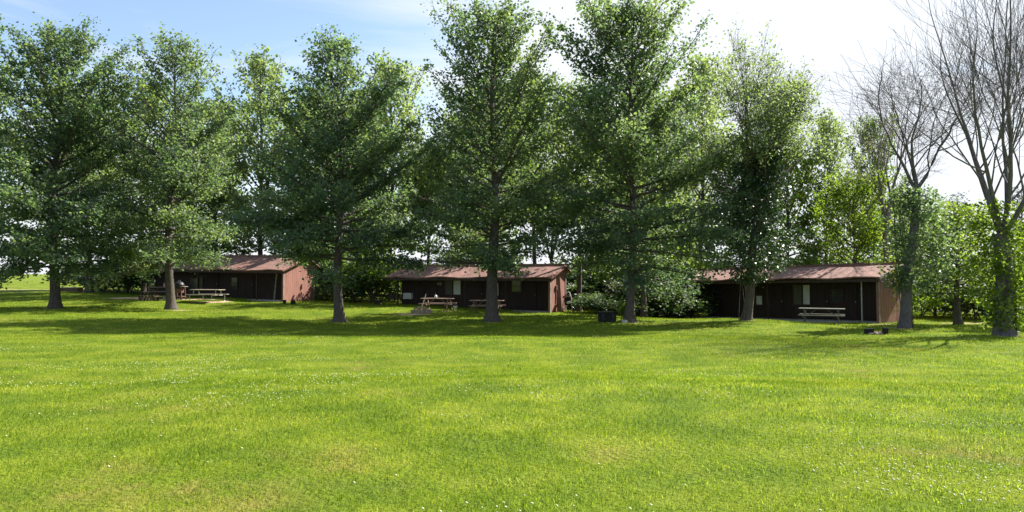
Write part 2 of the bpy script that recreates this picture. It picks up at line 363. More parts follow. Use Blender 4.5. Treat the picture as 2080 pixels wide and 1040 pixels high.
# ------------------------------------------------------------------ ground
def spaced(a, b, step, far, grow):
    v = list(np.arange(a, b+1e-6, step)); s = step
    while v[-1] < far: s *= grow; v.append(v[-1]+s)
    return v
xs = spaced(0, 40, .4, 3500, 1.22); xs = np.array([-x for x in xs[:0:-1]]+xs)
yp = spaced(0, 66, .4, 4200, 1.2); yn = spaced(0, 6, 1.0, 3000, 1.35); ys = np.array([-y for y in yn[:0:-1]]+yp)
XX, YY = np.meshgrid(xs, ys); ZZ = GZ(XX, YY)
nx, ny = len(xs), len(ys)
idx = np.arange(nx*ny).reshape(ny, nx)
q = np.stack([idx[:-1, :-1], idx[:-1, 1:], idx[1:, 1:], idx[1:, :-1]], -1).reshape(-1, 4)
gme = np_mesh('lawn', np.stack([XX, YY, ZZ], -1).reshape(-1, 3), q.ravel(), np.full(len(q), 4), smooth=True)
dirt_spots = [(265, 602, 51, 2.0, 1.3, .9), (390, 609, 50.0, 3.2, .8, .95), (330, 608, 50, 1.8, .9, .9), (840, 638, 43, 1.4, 1.0, .85), (452, 611, 48.5, 1.0, .5, .75),
              (1080, 636, 46, 1.6, .5, .8), (1782, 672, 30.2, .55, .35, .9), (1800, 660, 37.0, 1.4, .5, .75), (1960, 664, 38, 2.6, .8, .6),
              (360, 633, 43.0, 1.6, .9, .6), (60, 634, 40, 1.2, .5, .55), (60, 583, 70, 8, 3, .55), (560, 611, 50, 1.0, .5, .8), (108, 628, 41.8, .9, .7, .7), (1283, 655, 36.8, .9, .6, .6), (1517, 650, 36.8, .8, .6, .6), (1836, 665, 33.3, .9, .6, .7), (2041, 682, 28.8, 1.1, .7, .6), (889, 0, 45.6, 1.6, .6, .65), (989, 0, 44.2, 1.6, .6, .6), (1669, 0, 36, 1.6, .7, .55), (421, 0, 48, 1.8, .6, .62), (1005, 660, 37, 1.0, .6, .55), (700, 660, 37.4, 1.0, .6, .5)]
def DIRT(x, y):
    v = np.zeros_like(x)
    for px, py, d, a, b, s in dirt_spots:
        v = np.maximum(v, s*np.exp(-(((x-PX(px, d))/a)**2+((y-d)/b)**2)**1.3))
    return v
at = gme.attributes.new('dirt', 'FLOAT', 'POINT'); at.data.foreach_set('value', DIRT(XX, YY).astype(np.float32).ravel())
tag(mobj('lawn', gme, M['ground']), 'wide mown lawn sloping down to the row of trees', 'lawn', kind='structure')

# ------------------------------------------------------------------ grass blades and clover
rng = np.random.default_rng(7)
def wedge(n_fn, y0, y1, seed, mg=2.5):
    r = np.random.default_rng(seed); out = []
    for a in np.arange(y0, y1, 1.0):
        hw = .70*(a+.5)+mg; k = int(n_fn(a+.5)*hw*2)
        out.append(np.stack([r.uniform(-hw, hw, k), r.uniform(a, a+1, k)], 1))
    return np.concatenate(out)
def blades(pts, ln, wd, tint, bend=.5, seed=1, two=True):
    r = np.random.default_rng(seed); n = len(pts); x, y = pts[:, 0], pts[:, 1]; z = GZ(x, y)-.008
    a = r.uniform(0, 2*np.pi, n); b = a+r.uniform(-.8, .8, n)+np.pi/2
    lean = r.uniform(.05, 1.0, n)*bend
    side = np.stack([np.cos(a), np.sin(a), np.zeros(n)], 1)*wd[:, None]*.5
    dr = np.stack([np.cos(b)*lean, np.sin(b)*lean, np.sqrt(np.clip(1-lean**2, .05, 1))], 1)
    p = np.stack([x, y, z], 1)
    if two:
        dr2 = dr.copy(); dr2[:, :2] *= 1.9; dr2[:, 2] *= .65; dr2 /= np.linalg.norm(dr2, axis=1)[:, None]
        m = p+dr*(ln*.55)[:, None]; t = m+dr2*(ln*.5)[:, None]
        V = np.stack([p-side, p+side, m+side*.85, m-side*.85, t], 1).reshape(-1, 3); o = np.arange(n)*5
        f4 = np.stack([o, o+1, o+2, o+3], 1); f3 = np.stack([o+3, o+2, o+4], 1)
        fl = np.concatenate([f4.ravel(), f3.ravel()]); sz = np.concatenate([np.full(n, 4), np.full(n, 3)])
        return V, fl, sz, np.repeat(tint, 5)
    t = p+dr*ln[:, None]
    V = np.stack([p-side, p+side, t], 1).reshape(-1, 3); o = np.arange(n)*3
    return V, np.stack([o, o+1, o+2], 1).ravel(), np.full(n, 3), np.repeat(tint, 3)
dens = lambda y: 3900*(5/y)**1.55
near = wedge(dens, 3.6, 12, 11); far = wedge(dens, 12, 56, 12)
def keep_grass(p, s):
    d = DIRT(p[:, 0], p[:, 1])+fnoise(p[:, 0]*1.7, p[:, 1]*1.7, 3)*.9
    return p[(d < .95)]
near = keep_grass(near, 1); far = keep_grass(far, 2)
def mk(name, pts, two, seed, label):
    r = np.random.default_rng(seed); n = len(pts); y = pts[:, 1]
    hgt = .6+.8*fnoise(pts[:, 0]*.9, y*.9, 21)
    ln = r.uniform(.026, .055, n)*hgt*(1+.012*y); wd = .0038*(y/5)**.9*r.uniform(.7, 1.3, n)
    tint = np.clip(r.normal(.5, .24, n)+(fnoise(pts[:, 0]*2.2, y*2.2, 31)-.5)*.9, 0, .92)
    tint[r.random(n) < .035] = 1.0
    me = np_mesh(name, *blades(pts, ln, wd, tint, .85, seed, two)[:3], tint=np.repeat(tint, 5 if two else 3))
    return tag(mobj(name, me, M['blade']), label, 'grass', kind='stuff')
mk('foreground_grass', near, True, 101, 'short mown grass blades in the foreground of the lawn')
mk('distant_grass', far, False, 102, 'mown grass covering the lawn up to the trees and cabins')
# coarse brighter weed clumps
wp = []; r = np.random.default_rng(55)
cl = wedge(lambda y: 7.0*(6/y)**.5, 4.2, 20, 13)
msk = fnoise(cl[:, 0]*.42+3, cl[:, 1]*.42, 77)+np.clip(cl[:, 0]*.035, -.05, .14) > .56
for cx, cy in cl[msk]:
    k = int(r.integers(14, 34)); wp.append(np.stack([r.normal(cx, .075, k), r.normal(cy, .075, k)], 1))
wp = np.concatenate(wp); n = len(wp)
tint = np.clip(r.normal(.66, .16, n), 0, .95)
me = np_mesh('coarse_grass', *blades(wp, r.uniform(.035, .075, n), .0075*(wp[:, 1]/6)**.6*r.uniform(.7, 1.3, n), tint, .98, 5, True)[:3], tint=np.repeat(tint, 5))
tag(mobj('coarse_grass', me, M['weed']), 'brighter clumps of coarse weedy grass standing in the lawn', 'weeds', kind='stuff')
# clover heads
def octa(pts, rad, ht, tint):
    n = len(pts); z = GZ(pts[:, 0], pts[:, 1])+ht; c = np.stack([pts[:, 0], pts[:, 1], z], 1)
    k = 6; ring = [np.array([math.cos(2*math.pi*i/k), math.sin(2*math.pi*i/k), 0]) for i in range(k)]
    V = [c+np.array([0, 0, .75])*rad[:, None]]+[c+q_*rad[:, None] for q_ in ring]+[c-np.array([0, 0, .6])*rad[:, None]]
    V = np.stack(V, 1).reshape(-1, 3); o = np.arange(n)*8; f = []
    for i in range(k):
        f.append(np.stack([o, o+1+i, o+1+(i+1) % k], 1)); f.append(np.stack([o+7, o+1+(i+1) % k, o+1+i], 1))
    return V, np.concatenate(f).ravel(), np.full(n*12, 3)
cv = wedge(lambda y: 110 if y < 8 else 30, 4.2, 27, 14)
v = fnoise(cv[:, 0]*.33, cv[:, 1]*.5+9, 91, 3)+(r.random(len(cv))-.5)*.10
bias = np.zeros(len(cv))
def cb(px, py, rx, ry, s):
    d = (CZ+.25)*F/(py-HY) if py < 780 else CZ*F/(py-HY)
    return s*np.exp(-((cv[:, 0]-PX(px, d))/rx)**2-((cv[:, 1]-d)/ry)**2)
for t in [(1990, 1000, 1.1, .8, .75), (1880, 960, 1.0, 1.0, .42), (1100, 1030, 1.2, .5, .2), (440, 985, .5, .5, .3), (480, 750, 2.6, 1.6, .20), (900, 760, 4, 2, .13), (350, 705, 5, 3, .16), (1150, 690, 5, 2.4, .13), (1350, 720, 5, 3, .10), (80, 830, 1.5, 1.2, .10), (130, 735, 3, 1.5, .13), (1750, 900, 1.0, .7, .05)]: bias += cb(*t)
kp = np.where(cv[:, 1] < 8, r.random(len(cv)) < np.clip((v+bias-.62)*1.3, 0, .6)+.008, (v+bias > .715) | (r.random(len(cv)) < .02))
cv = cv[kp]; n = len(cv)
me = np_mesh('clover_flowers', *octa(cv, r.uniform(.008, .0135, n), r.uniform(.045, .085, n), None), smooth=True)
tag(mobj('clover_flowers', me, simple('clover_blossom', (.42, .45, .20), (.66, .66, .42), 60, .8)), 'white clover blossoms dotted in patches over the lawn', 'flowers', kind='stuff')

# ------------------------------------------------------------------ tree kit
class Tree:
    def __init__(s, seed): s.r = random.Random(seed); s.seed = seed; s.paths = []; s.tufts = []
    def path(s, pts, rad, n=5): s.paths.append((np.array([tuple(p) for p in pts], float), np.array(rad, float), n))
    def tuft(s, p, sig, k, tint): s.tufts.append((p[0], p[1], p[2], sig, k, tint))
    def fit(s, H, hw, h0, cx=0, cy=0):
        Z = np.concatenate([p[:, 2] for p, _, _ in s.paths[1:]]); XY = np.concatenate([np.hypot(p[:, 0]-cx, p[:, 1]-cy) for p, _, _ in s.paths[1:]])
        kz = (H-h0)/(np.percentile(Z, 99.7)-h0); kx = hw/np.percentile(XY, 97)
        def f(p):
            up = np.clip((p[..., 2]-h0*.8)/(h0*.2+1e-6), 0, 1); q = p.copy()
            q[..., 0] = p[..., 0]+(p[..., 0]-cx)*(kx-1)*up; q[..., 1] = p[..., 1]+(p[..., 1]-cy)*(kx-1)*up
            q[..., 2] = np.where(p[..., 2] > h0, h0+(p[..., 2]-h0)*kz, p[..., 2]); return q
        s.paths = [s.paths[0]]+[(f(p), r, n) for p, r, n in s.paths[1:]]
        if s.tufts:
            T = np.array(s.tufts); T[:, :3] = f(T[:, :3]); s.tufts = [tuple(x) for x in T]
        return s
    def limbs_mesh(s, name):
        V = []; Fq = []; o = 0
        for P, rd, n in s.paths:
            T = np.empty_like(P); T[1:-1] = P[2:]-P[:-2]; T[0] = P[1]-P[0]; T[-1] = P[-1]-P[-2]
            T /= np.linalg.norm(T, axis=1)[:, None]+1e-9
            U = np.where(np.abs(T[:, 2:3]) < .9, np.array([[0, 0, 1.]]), np.array([[1., 0, 0]]))
            X = np.cross(U, T); X /= np.linalg.norm(X, axis=1)[:, None]+1e-9; Y = np.cross(T, X)
            a = np.arange(n)*2*np.pi/n
            ring = P[:, None]+(X[:, None]*np.cos(a)[None, :, None]+Y[:, None]*np.sin(a)[None, :, None])*rd[:, None, None]
            V.append(ring.reshape(-1, 3)); k = len(P)
            ii = (np.arange(k-1)[:, None]*n+np.arange(n)[None]); jj = (np.arange(k-1)[:, None]*n+(np.arange(n)+1)[None] % n)
            Fq.append((np.stack([ii, jj, jj+n, ii+n], -1)+o).reshape(-1, 4)); o += k*n
        V = np.concatenate(V); Fq = np.concatenate(Fq)
        return np_mesh(name, V, Fq.ravel(), np.full(len(Fq), 4), smooth=True)
    def leaves_mesh(s, name, size=(.10, .19), flat=.35, zs=.8, droop=0, narrow=.45):
        r = np.random.default_rng(s.seed+999); T = np.array(s.tufts); k = T[:, 4].astype(int)
        rep = np.repeat(np.arange(len(T)), k); n = len(rep); c = T[rep, :3]
        off = r.normal(0, 1, (n, 3))*T[rep, 3:4]; off[:, 2] *= zs; c = c+off
        nrm = r.normal(0, 1, (n, 3)); nrm[:, 2] = np.abs(nrm[:, 2])+flat; nrm /= np.linalg.norm(nrm, axis=1)[:, None]
        d = r.normal(0, 1, (n, 3)); d[:, 2] -= droop; d -= nrm*(d*nrm).sum(1)[:, None]; d /= np.linalg.norm(d, axis=1)[:, None]+1e-9
        sd_ = np.cross(nrm, d); L_ = r.uniform(size[0], size[1], n)[:, None]; W_ = L_*r.uniform(narrow-.1, narrow+.1, n)[:, None]
        b = c-d*L_*.5; t = c+d*L_*.5; m = c+d*L_*.08-nrm*L_*.10
        V = np.stack([b, m+sd_*W_, t, m-sd_*W_], 1).reshape(-1, 3); o = np.arange(n)*4
        Fq = np.stack([o, o+1, o+2, o+3], 1)
        ti = np.clip(T[rep, 5]+r.normal(0, .12, n), 0, 1)
        return np_mesh(name, V, Fq.ravel(), np.full(n, 4), tint=np.repeat(ti, 4))

def bez(p0, d, L, k, up, wob, r, n=6):
    pts = []; w1 = r.uniform(-wob, wob); w2 = r.uniform(-wob, wob)
    side = Vector((-d.y, d.x, 0))
    for i in range(n):
        s = i/(n-1)
        pts.append(p0+d*L*s+Vector((0, 0, 1))*up*L*s*s+side*L*(w1*s*s+w2*math.sin(s*5)*.15)+Vector((0, 0, w2*L*.1*math.sin(s*6))))
    return pts
def leader_tree(seed, H, prof, r0, hb, nprim=70, ang=(-14, 52), dens=1.0, sparse=0., tuftk=15, lean=(0, 0), sig=.17, tintb=.45, gap=None):
    """central leader, whorls of side limbs drooping low down and rising near the top"""
    t = Tree(seed); r = t.r
    def lead(h):
        s = h/H; return Vector((lean[0]*s*s*H+.10*math.sin(s*9+seed), lean[1]*s*s*H+.08*math.cos(s*7+seed), h))
    def rad(h):
        s = h/H; return r0*((1-s)**.9)*.88+.012+r0*.75*math.exp(-h/.25)
    hs = [-.35, -.05, .12, .3, .6, 1.0]+[H*i/14 for i in range(2, 14)]+[H*.995]
    hs = sorted(set(h for h in hs if h < H))
    t.path([lead(max(h, 0)) + Vector((0, 0, min(h, 0))) for h in hs], [rad(max(h, 0)) for h in hs], 12)
    az = r.uniform(0, 6.28)
    for i in range(nprim):
        u = (i+r.uniform(.1, .9))/nprim; h = hb+(H-hb)*(u**1.05)*.985
        tt = (h-hb)/(H-hb); az += 2.4+r.uniform(-.5, .5)
        lob = math.sin(az*2+tt*7+seed*1.7)*.16+math.sin(az*3-tt*11+seed)*.12
        L = prof(tt)*(1.0-.13*tt)*(1+lob)*r.choice([1.12, .98, .9, .70, 1.0])*r.uniform(.88, 1.1)
        if L < .25: L = .25
        el = R(ang[0]+(ang[1]-ang[0])*tt**.6+r.uniform(-12, 12))
        d = Vector((math.cos(az)*math.cos(el), math.sin(az)*math.cos(el), math.sin(el)))
        upc = (-.10 if tt < .25 else .10+.18*tt)
        pts = bez(lead(h), d, min(L/max(.45, math.cos(el))*.96, (H-h+.5)/(max(.12, math.sin(el))+max(upc, 0))), 0, upc, .18, r)
        if gap and (gap(pts[-1]) or gap(pts[-2])): continue
        rb = min(rad(h)*.55, .018+L*.013)
        t.path(pts, [rb*(1-.85*k/(len(pts)-1)) for k in range(len(pts))], 5)
        bare = r.random() < sparse
        tb = tintb+r.uniform(-.28, .28)+.10*tt
        n2 = int((4+L*3.4)*dens)
        for j in range(n2):
            s = .16+.84*((j+r.random())/n2)**.85
            a = min(len(pts)-2, int(s*(len(pts)-1))); f = s*(len(pts)-1)-a; p = pts[a].lerp(pts[a+1], f)
            dd = (pts[a+1]-pts[a]).normalized(); sg = 1 if j % 2 else -1
            sv = Vector((-dd.y, dd.x, 0)).normalized()*sg
            d2 = (dd*r.uniform(.5, 1.0)+sv*r.uniform(.45, 1.1)+Vector((0, 0, r.uniform(-.35, .60)))).normalized()
            L2 = (.30*L*(1.15-s)+.34)*r.uniform(.65, 1.15)
            p2 = [p, p+d2*L2*.5+Vector((0, 0, .02)), p+d2*L2+Vector((0, 0, -.05*L2))]
            if gap and gap(p2[2]): continue
            t.path(p2, [.011+.003*L, .008, .004], 3)
            if bare and r.random() < .75: continue
            m = max(1, int(L2/.27))
            for k in range(m):
                q_ = p.lerp(p2[2], (k+1)/m)
                if gap and gap(q_): continue
                t.tuft((q_.x+r.uniform(-.05, .05), q_.y+r.uniform(-.05, .05), q_.z+r.uniform(-.05, .05)), sig*r.choice([.6, .8, 1.0, 1.35]), int(tuftk*r.choice([.1, .5, .95, 1.4])*(1.0-.30*tt)), tb+r.uniform(-.12, .12))
    return t
def vase_tree(seed, H, r0, stems, hfork, spread, depth=5, leafy=0, wob=.12, sidel=.45, tintb=.5, lean=(0, 0), nsub=3, up=.16, tuftk=10, shrink=(.58, .75), tsig=.15, sr=0, bfac=.55):
    """trunk that forks into rising stems which keep dividing into fine twigs"""
    t = Tree(seed); r = t.r
    top = Vector((lean[0], lean[1], hfork))
    pts = [Vector((0, 0, -.35))]+[Vector((top.x*s, top.y*s, hfork*s))+Vector((.05*math.sin(s*8+seed), .04*math.cos(s*6), 0)) for s in (0, .05, .12, .3, .55, .8, 1)]
    t.path(pts, [r0*1.6, r0*1.5, r0*1.22, r0*1.08, r0, r0*.94, r0*.88, r0*.82], 12)
    def grow(p, d, L, rb, lv):
        n = 5 if lv < 3 else 4
        q_ = [p]; dd = d.copy(); ra = [rb]
        for i in range(1, n):
            dd = (dd+Vector((r.uniform(-wob, wob), r.uniform(-wob, wob), up*.35+r.uniform(-wob, wob)*.5))).normalized()
            q_.append(q_[-1]+dd*L/(n-1)); ra.append(max(rb*(1-.45*i/(n-1)), .0055))
        t.path(q_, ra, 7 if lv == 0 else (5 if lv < 3 else 3))
        if leafy and lv >= depth-2:
            for k in range(1, n):
                if r.random() < leafy: t.tuft(tuple(q_[k]), tsig, max(2, int(tuftk*r.uniform(.5, 1.3))), tintb+r.uniform(-.2, .2))
        if lv >= depth: return
        ns = nsub
        for k in range(ns):
            s = .35+.6*(k+r.random())/ns; a = min(n-2, int(s*(n-1))); pp = q_[a].lerp(q_[a+1], s*(n-1)-a)
            az = r.uniform(0, 6.28); el = r.uniform(.4, 1.0)
            x = dd.orthogonal().normalized(); y = dd.cross(x)
            nd = (dd*math.cos(el)+(x*math.cos(az)+y*math.sin(az))*math.sin(el)).normalized()
            if nd.z < -.1: nd.z *= .3
            grow(pp, nd, L*r.uniform(*shrink), ra[a]*bfac, lv+1)
        grow(q_[-1], dd, L*r.uniform(.6, .8), ra[-1], lv+1)
    for k in range(stems):
        az = 2*math.pi*k/stems+r.uniform(-.35, .35); sp = spread*r.uniform(.5, 1.15)
        d = Vector((math.cos(az)*sp, math.sin(az)*sp, 1)).normalized()
        grow(top-Vector((0, 0, r.uniform(.0, .4))), d, (H-hfork)*r.uniform(.40, .5), r0*(sr or (.62 if stems < 4 else .5)), 0)
    return t
def bush(seed, w_, h, n=170, k=16, sig=.2, tintb=.45, stems=9, conic=0, lean=0):
    t = Tree(seed); r = t.r
    lobes = [(r.uniform(-.5, .5)*w_, r.uniform(-.5, .5)*w_, r.uniform(.35, .8)*h, r.uniform(.3, .5)) for _ in range(6)]
    for i in range(stems):
        lb = lobes[i % 6]; p = Vector((r.uniform(-.15, .15)*w_, r.uniform(-.15, .15)*w_, -.1)); e = Vector((lb[0], lb[1], lb[2]))
        t.path([p, p.lerp(e, .5)+Vector((0, 0, .1*h)), e+Vector((0, 0, .2*h*r.random()))], [.03, .02, .006], 4)
    for i in range(n):
        lb = lobes[r.randrange(6)]; a = r.uniform(0, 6.28); c = r.uniform(-.75, 1); s = math.sqrt(1-c*c)*r.uniform(.45, 1)
        z = lb[2]+c*h*lb[3]*.62
        if z < .12: z = r.uniform(.1, .4)
        kx = (1-conic*z/h)
        t.tuft(((lb[0]+math.cos(a)*s*w_*lb[3])*kx, (lb[1]+math.sin(a)*s*w_*lb[3])*kx, z), sig*r.uniform(.7, 1.2), int(k*r.uniform(.6, 1.3)), tintb+r.uniform(-.25, .25))
    return t
def plant_tree(name, label, cat, t, px, d, bark, leaf, group=None, rotz=0, size=(.10, .19), z=None, crown='crown', **kw):
    x, y = PX(px, d), d
    o = thing(name, label, cat, (x, y, gz(x, y) if z is None else z), rotz, group)
    mobj('trunk', t.limbs_mesh('trunk'), M[bark], o)
    if t.tufts: mobj(crown, t.leaves_mesh(crown, size, **kw), M[leaf], o)
    return o
def copy_thing(o, loc, rotz, scale, label, group, mats=None):
    c = o.copy(); C.objects.link(c); c.location = loc; c.rotation_euler = (0, 0, rotz); c.scale = scale; c['label'] = label
    if group: c['group'] = group
    for ch in list(o.children):
        g = ch.copy(); C.objects.link(g); g.parent = c
    return c
def prof(pts):
    xs_ = [p[0] for p in pts]; ys_ = [p[1] for p in pts]
    return lambda t: float(np.interp(t, xs_, ys_))
#TREES
ROW = 'oaks in the row along the edge of the lawn'
t = leader_tree(1, 14.8, prof([(0, 4.3), (.12, 5.2), (.4, 4.7), (.62, 3.9), (.82, 2.9), (.94, 1.8), (1, .6)]), .29, 2.3, 106, lean=(.035, 0), ang=(-13, 50), dens=1.15, tuftk=19, sig=.2, tintb=.40)
plant_tree('oak_tree', 'tall leafy oak farthest left in the row, its trunk sunlit on the right side', 'tree', t, 108, 42, 'bark', 'oak', ROW)
t = leader_tree(2, 14.9, prof([(0, 3.9), (.2, 4.4), (.45, 3.6), (.7, 3.0), (.87, 2.1), (1, .5)]), .27, 2.7, 90, lean=(.03, 0), ang=(-12, 52), dens=1.1, sparse=.08, tuftk=17, sig=.2, tintb=.48, gap=lambda p: p.z < 2.0 and p.x > -2.5)
plant_tree('oak_tree', 'tall oak standing in front of the left end cabin beside the block fire ring', 'tree', t, 345, 44, 'bark', 'oak', ROW)
t = leader_tree(3, 13.7, prof([(0, 3.8), (.15, 4.6), (.4, 4.2), (.62, 3.0), (.82, 1.8), (1, .35)]), .27, 2.1, 104, dens=1.2, tuftk=20, sig=.2, tintb=.36, ang=(-12, 50), gap=lambda p: (p.x < -.9 and p.z < 2.7) or (p.x > 2.0 and p.z < 2.7))
plant_tree('oak_tree', 'dense dark oak with narrow pointed top between the left and middle cabins', 'tree', t, 690, 38, 'bark', 'oak', ROW)
t = leader_tree(4, 15.0, prof([(0, 4.4), (.18, 4.3), (.45, 3.8), (.7, 3.4), (.88, 2.6), (.96, 1.8), (1, .9)]), .33, 2.3, 98, dens=1.15, sparse=.1, tuftk=17, sig=.2, ang=(-8, 54), tintb=.46, gap=lambda p: (p.z < 2.3 and p.x < -1.2) or (p.z < 2.9 and p.x > 2.2))
plant_tree('oak_tree', 'very tall open oak with a flared trunk in front of the middle cabin', 'tree', t, 1003, 38, 'bark', 'oak', ROW)
t = leader_tree(5, 14.9, prof([(0, 4.3), (.18, 4.4), (.5, 4.2), (.72, 3.7), (.9, 2.7), (.96, 1.9), (1, .9)]), .26, 2.3, 102, dens=1.2, sparse=.05, tuftk=17, sig=.2, ang=(-10, 52), tintb=.42, gap=lambda p: p.z < 3.0 and p.x < -2.8)
plant_tree('oak_tree', 'very tall oak just right of the middle cabin with a dark bin beside its trunk', 'tree', t, 1283, 37, 'bark', 'oak', ROW)

t = vase_tree(6, 14.6, .22, 3, 4.6, .34, depth=5, leafy=.22, nsub=3, lean=(.4, 0), tuftk=7, tintb=.5, shrink=(.58, .8), tsig=.2).fit(13.7, 4.0, 4.6, 1.1)
plant_tree('ash_tree', 'round topped tree with fine leafy twigs and an ivy covered trunk before the right cabin', 'tree', t, 1517, 37, 'bark', 'pale_leaf', size=(.08, .14))
t = vase_tree(8, 12.6, .21, 4, 6.2, .7, depth=4, leafy=0, nsub=3, lean=(.6, 0), sr=.40, shrink=(.6, .9), wob=.22, bfac=.5).fit(12.6, 4.2, 6.2, .5)
plant_tree('bare_tree', 'leafless tree with rising twigs standing at the gable end of the right cabin', 'tree', t, 1836, 33.5, 'bark_grey', 'oak')
t = vase_tree(9, 15.6, .31, 7, 3.9, .6, depth=4, leafy=.0, nsub=3, wob=.15, lean=(-.12, 0), sr=.33, shrink=(.6, .85), bfac=.45).fit(15.8, 5.2, 3.9, -.1)
plant_tree('bare_tree', 'large leafless tree with many tall stems and a thick trunk at the right edge', 'tree', t, 2041, 29, 'bark_grey', 'oak')
t = vase_tree(10, 12.5, .17, 3, 5.2, .38, depth=4, leafy=0, nsub=3, wob=.24, up=.0, shrink=(.6, .85)).fit(14.6, 3.2, 5.2, 0)
plant_tree('dead_tree', 'dead tree with a tangle of brown twigs rising behind the right cabin roof', 'tree', t, 1800, 45, 'twig', 'oak')

# ivy growing on trunks
def ivy(seed, H, segs, n, lean=(0, 0), k=16, sig=.16, tintb=.4, base=.6):
    t = Tree(seed); r = t.r
    for i in range(5):
        a = r.uniform(0, 6.28); t.path([Vector((.38*math.cos(a+z*.3), .38*math.sin(a+z*.3), z)) + Vector((lean[0]*z/H, 0, 0)) for z in np.linspace(.0, H*.8, 8)], [.02]*8, 4)
    xs_, rs_, cx_ = [s[0] for s in segs], [s[1] for s in segs], [s[2] for s in segs]
    for i in range(n):
        z = r.uniform(base, H); rad = float(np.interp(z, xs_, rs_)); c = float(np.interp(z, xs_, cx_)); a = r.uniform(0, 6.28)
        q_ = rad*math.sqrt(r.uniform(.12, 1))*(1+.35*math.sin(a*3+z*2.3))
        t.tuft((c+math.cos(a)*q_, math.sin(a)*q_, z), sig*r.uniform(.7, 1.3), int(k*r.uniform(.5, 1.3)), tintb+r.uniform(-.25, .25))
    return t
def plant_ivy(label, t, px, d, leaf, size=(.10, .16)):
    x, y = PX(px, d), d
    o = thing('ivy_vine', label, 'ivy', (x, y, gz(x, y)))
    mobj('stem', t.limbs_mesh('stem'), M['bark'], o); mobj('foliage', t.leaves_mesh('foliage', size), M[leaf], o)
    return o
plant_ivy('thick dark ivy wrapped round the trunk in front of the right cabin', ivy(21, 8.4, [(1.9, .4, .0), (2.4, 1.5, .35), (3.6, 1.8, .5), (4.8, 1.6, .3), (6, 1.4, .4), (8.4, .8, .8)], 900, tintb=.42, base=1.9), 1517, 37, 'ivy')
plant_ivy('ivy hanging in a wide leafy clump on the leafless tree at the right cabin gable', ivy(22, 6.2, [(1.2, .3, .0), (1.9, .75, .2), (2.8, 1.5, .8), (4.2, 1.5, .6), (6.2, .7, .5)], 430, tintb=.5, base=1.7), 1836, 33.5, 'oak')
plant_ivy('bright green ivy growing up the thick trunk at the right edge', ivy(23, 5.0, [(.3, .5, .05), (1.5, .95, 0), (3, 1.2, -.1), (5.0, 1.4, -.2)], 520, tintb=.6, sig=.13, k=13, base=.35), 2041, 29, 'lime_leaf')
x0, y0 = PX(1822, 33.2), 33.2
t = Tree(24)
for k in range(11): t.tuft((PX(1819, 33.2)-x0+.05*math.sin(k*1.3), 0, .75+k*.2), .07, 4, .6)
t.path([Vector((.08, .12, 0)), Vector((.04, .1, 1.2)), Vector((0, .05, 2.9))], [.012, .01, .006], 4)
o = thing('creeper', 'thin yellow leaved creeper on the left side of the trunk by the right cabin', 'vine', (x0, y0, gz(x0, y0)))
mobj('stem', t.limbs_mesh('stem'), M['bark'], o); mobj('foliage', t.leaves_mesh('foliage', (.08, .13)), M['yellow_leaf'], o)

# ------------------------------------------------------------------ woodland behind
def wt(seed, H, w_, base, dens, sp, tint=.5, nprim=46, k=12, ang=(5, 58)):
    return leader_tree(seed, H, prof([(0, w_*.7), (.25, w_), (.6, w_*.92), (.85, w_*.6), (1, .5)]), .2, base, nprim, dens=dens, sparse=sp, ang=ang, tuftk=k, sig=.23, tintb=tint)
srcs = {}
def backtree(kind, px, d, top, hw, label, leaf=None):
    x, y = PX(px, d), d; z = gz(x, y); H = PZ(top, d)-z; wm = hw/F*d
    rz = random.Random(int(px*7+d)).uniform(0, 6.28)
    grp = None
    if kind not in srcs:
        H0, W0 = {'round': (13, 3.4), 'loose': (13, 3.2), 'airy': (13, 3.4), 'low': (7, 2.8), 'spruce': (9, 2.2), 'high': (13, 3.2), 'pale': (13, 3.4)}[kind]
        if kind == 'round': t, lf = wt(31, H0, W0, 2.2, 1.0, .03, .45, 66, 18), 'oak'
        if kind == 'loose': t, lf = wt(32, H0, W0, 2.6, .95, .1, .5, 64, 17), 'wood_leaf'
        if kind == 'high': t, lf = wt(33, H0, W0, 5.6, .95, .08, .5, 52, 17), 'wood_leaf'
        if kind == 'pale': t, lf = wt(37, H0, W0, 2.4, .9, .05, .5, 58, 15, (18, 66)), 'pale_leaf'
        if kind == 'airy': t, lf = vase_tree(34, H0+1, .2, 3, 3.8, .42, depth=5, leafy=.65, nsub=3, tuftk=11, tintb=.5).fit(13, 3.4, 3.8), 'pale_leaf'
        if kind == 'low': t, lf = wt(35, H0, W0, 1.6, 1.0, .0, .55, 46, 16, (-5, 50)), 'lime_leaf'
        if kind == 'spruce': t, lf = leader_tree(36, H0, prof([(0, 2.2), (.5, 1.3), (1, .1)]), .14, .5, 90, ang=(-10, 25), dens=1.0, tuftk=15, sig=.13, tintb=.45), 'needle'
        o = thing('woodland_tree' if kind != 'spruce' else 'spruce_tree', label, 'tree', (x, y, z), rz)
        mobj('trunk', t.limbs_mesh('trunk'), M['bark'], o)
        sz = {'spruce': (.07, .13), 'low': (.13, .21)}.get(kind, (.14, .24))
        mobj('crown', t.leaves_mesh('crown', sz), M[lf], o)
        srcs[kind] = (o, H0, W0)
    else:
        s, H0, W0 = srcs[kind]; o = copy_thing(s, (x, y, z), rz, (1, 1, 1), label, None)
    o.scale = (wm/W0, wm/W0, H/H0)
    return o
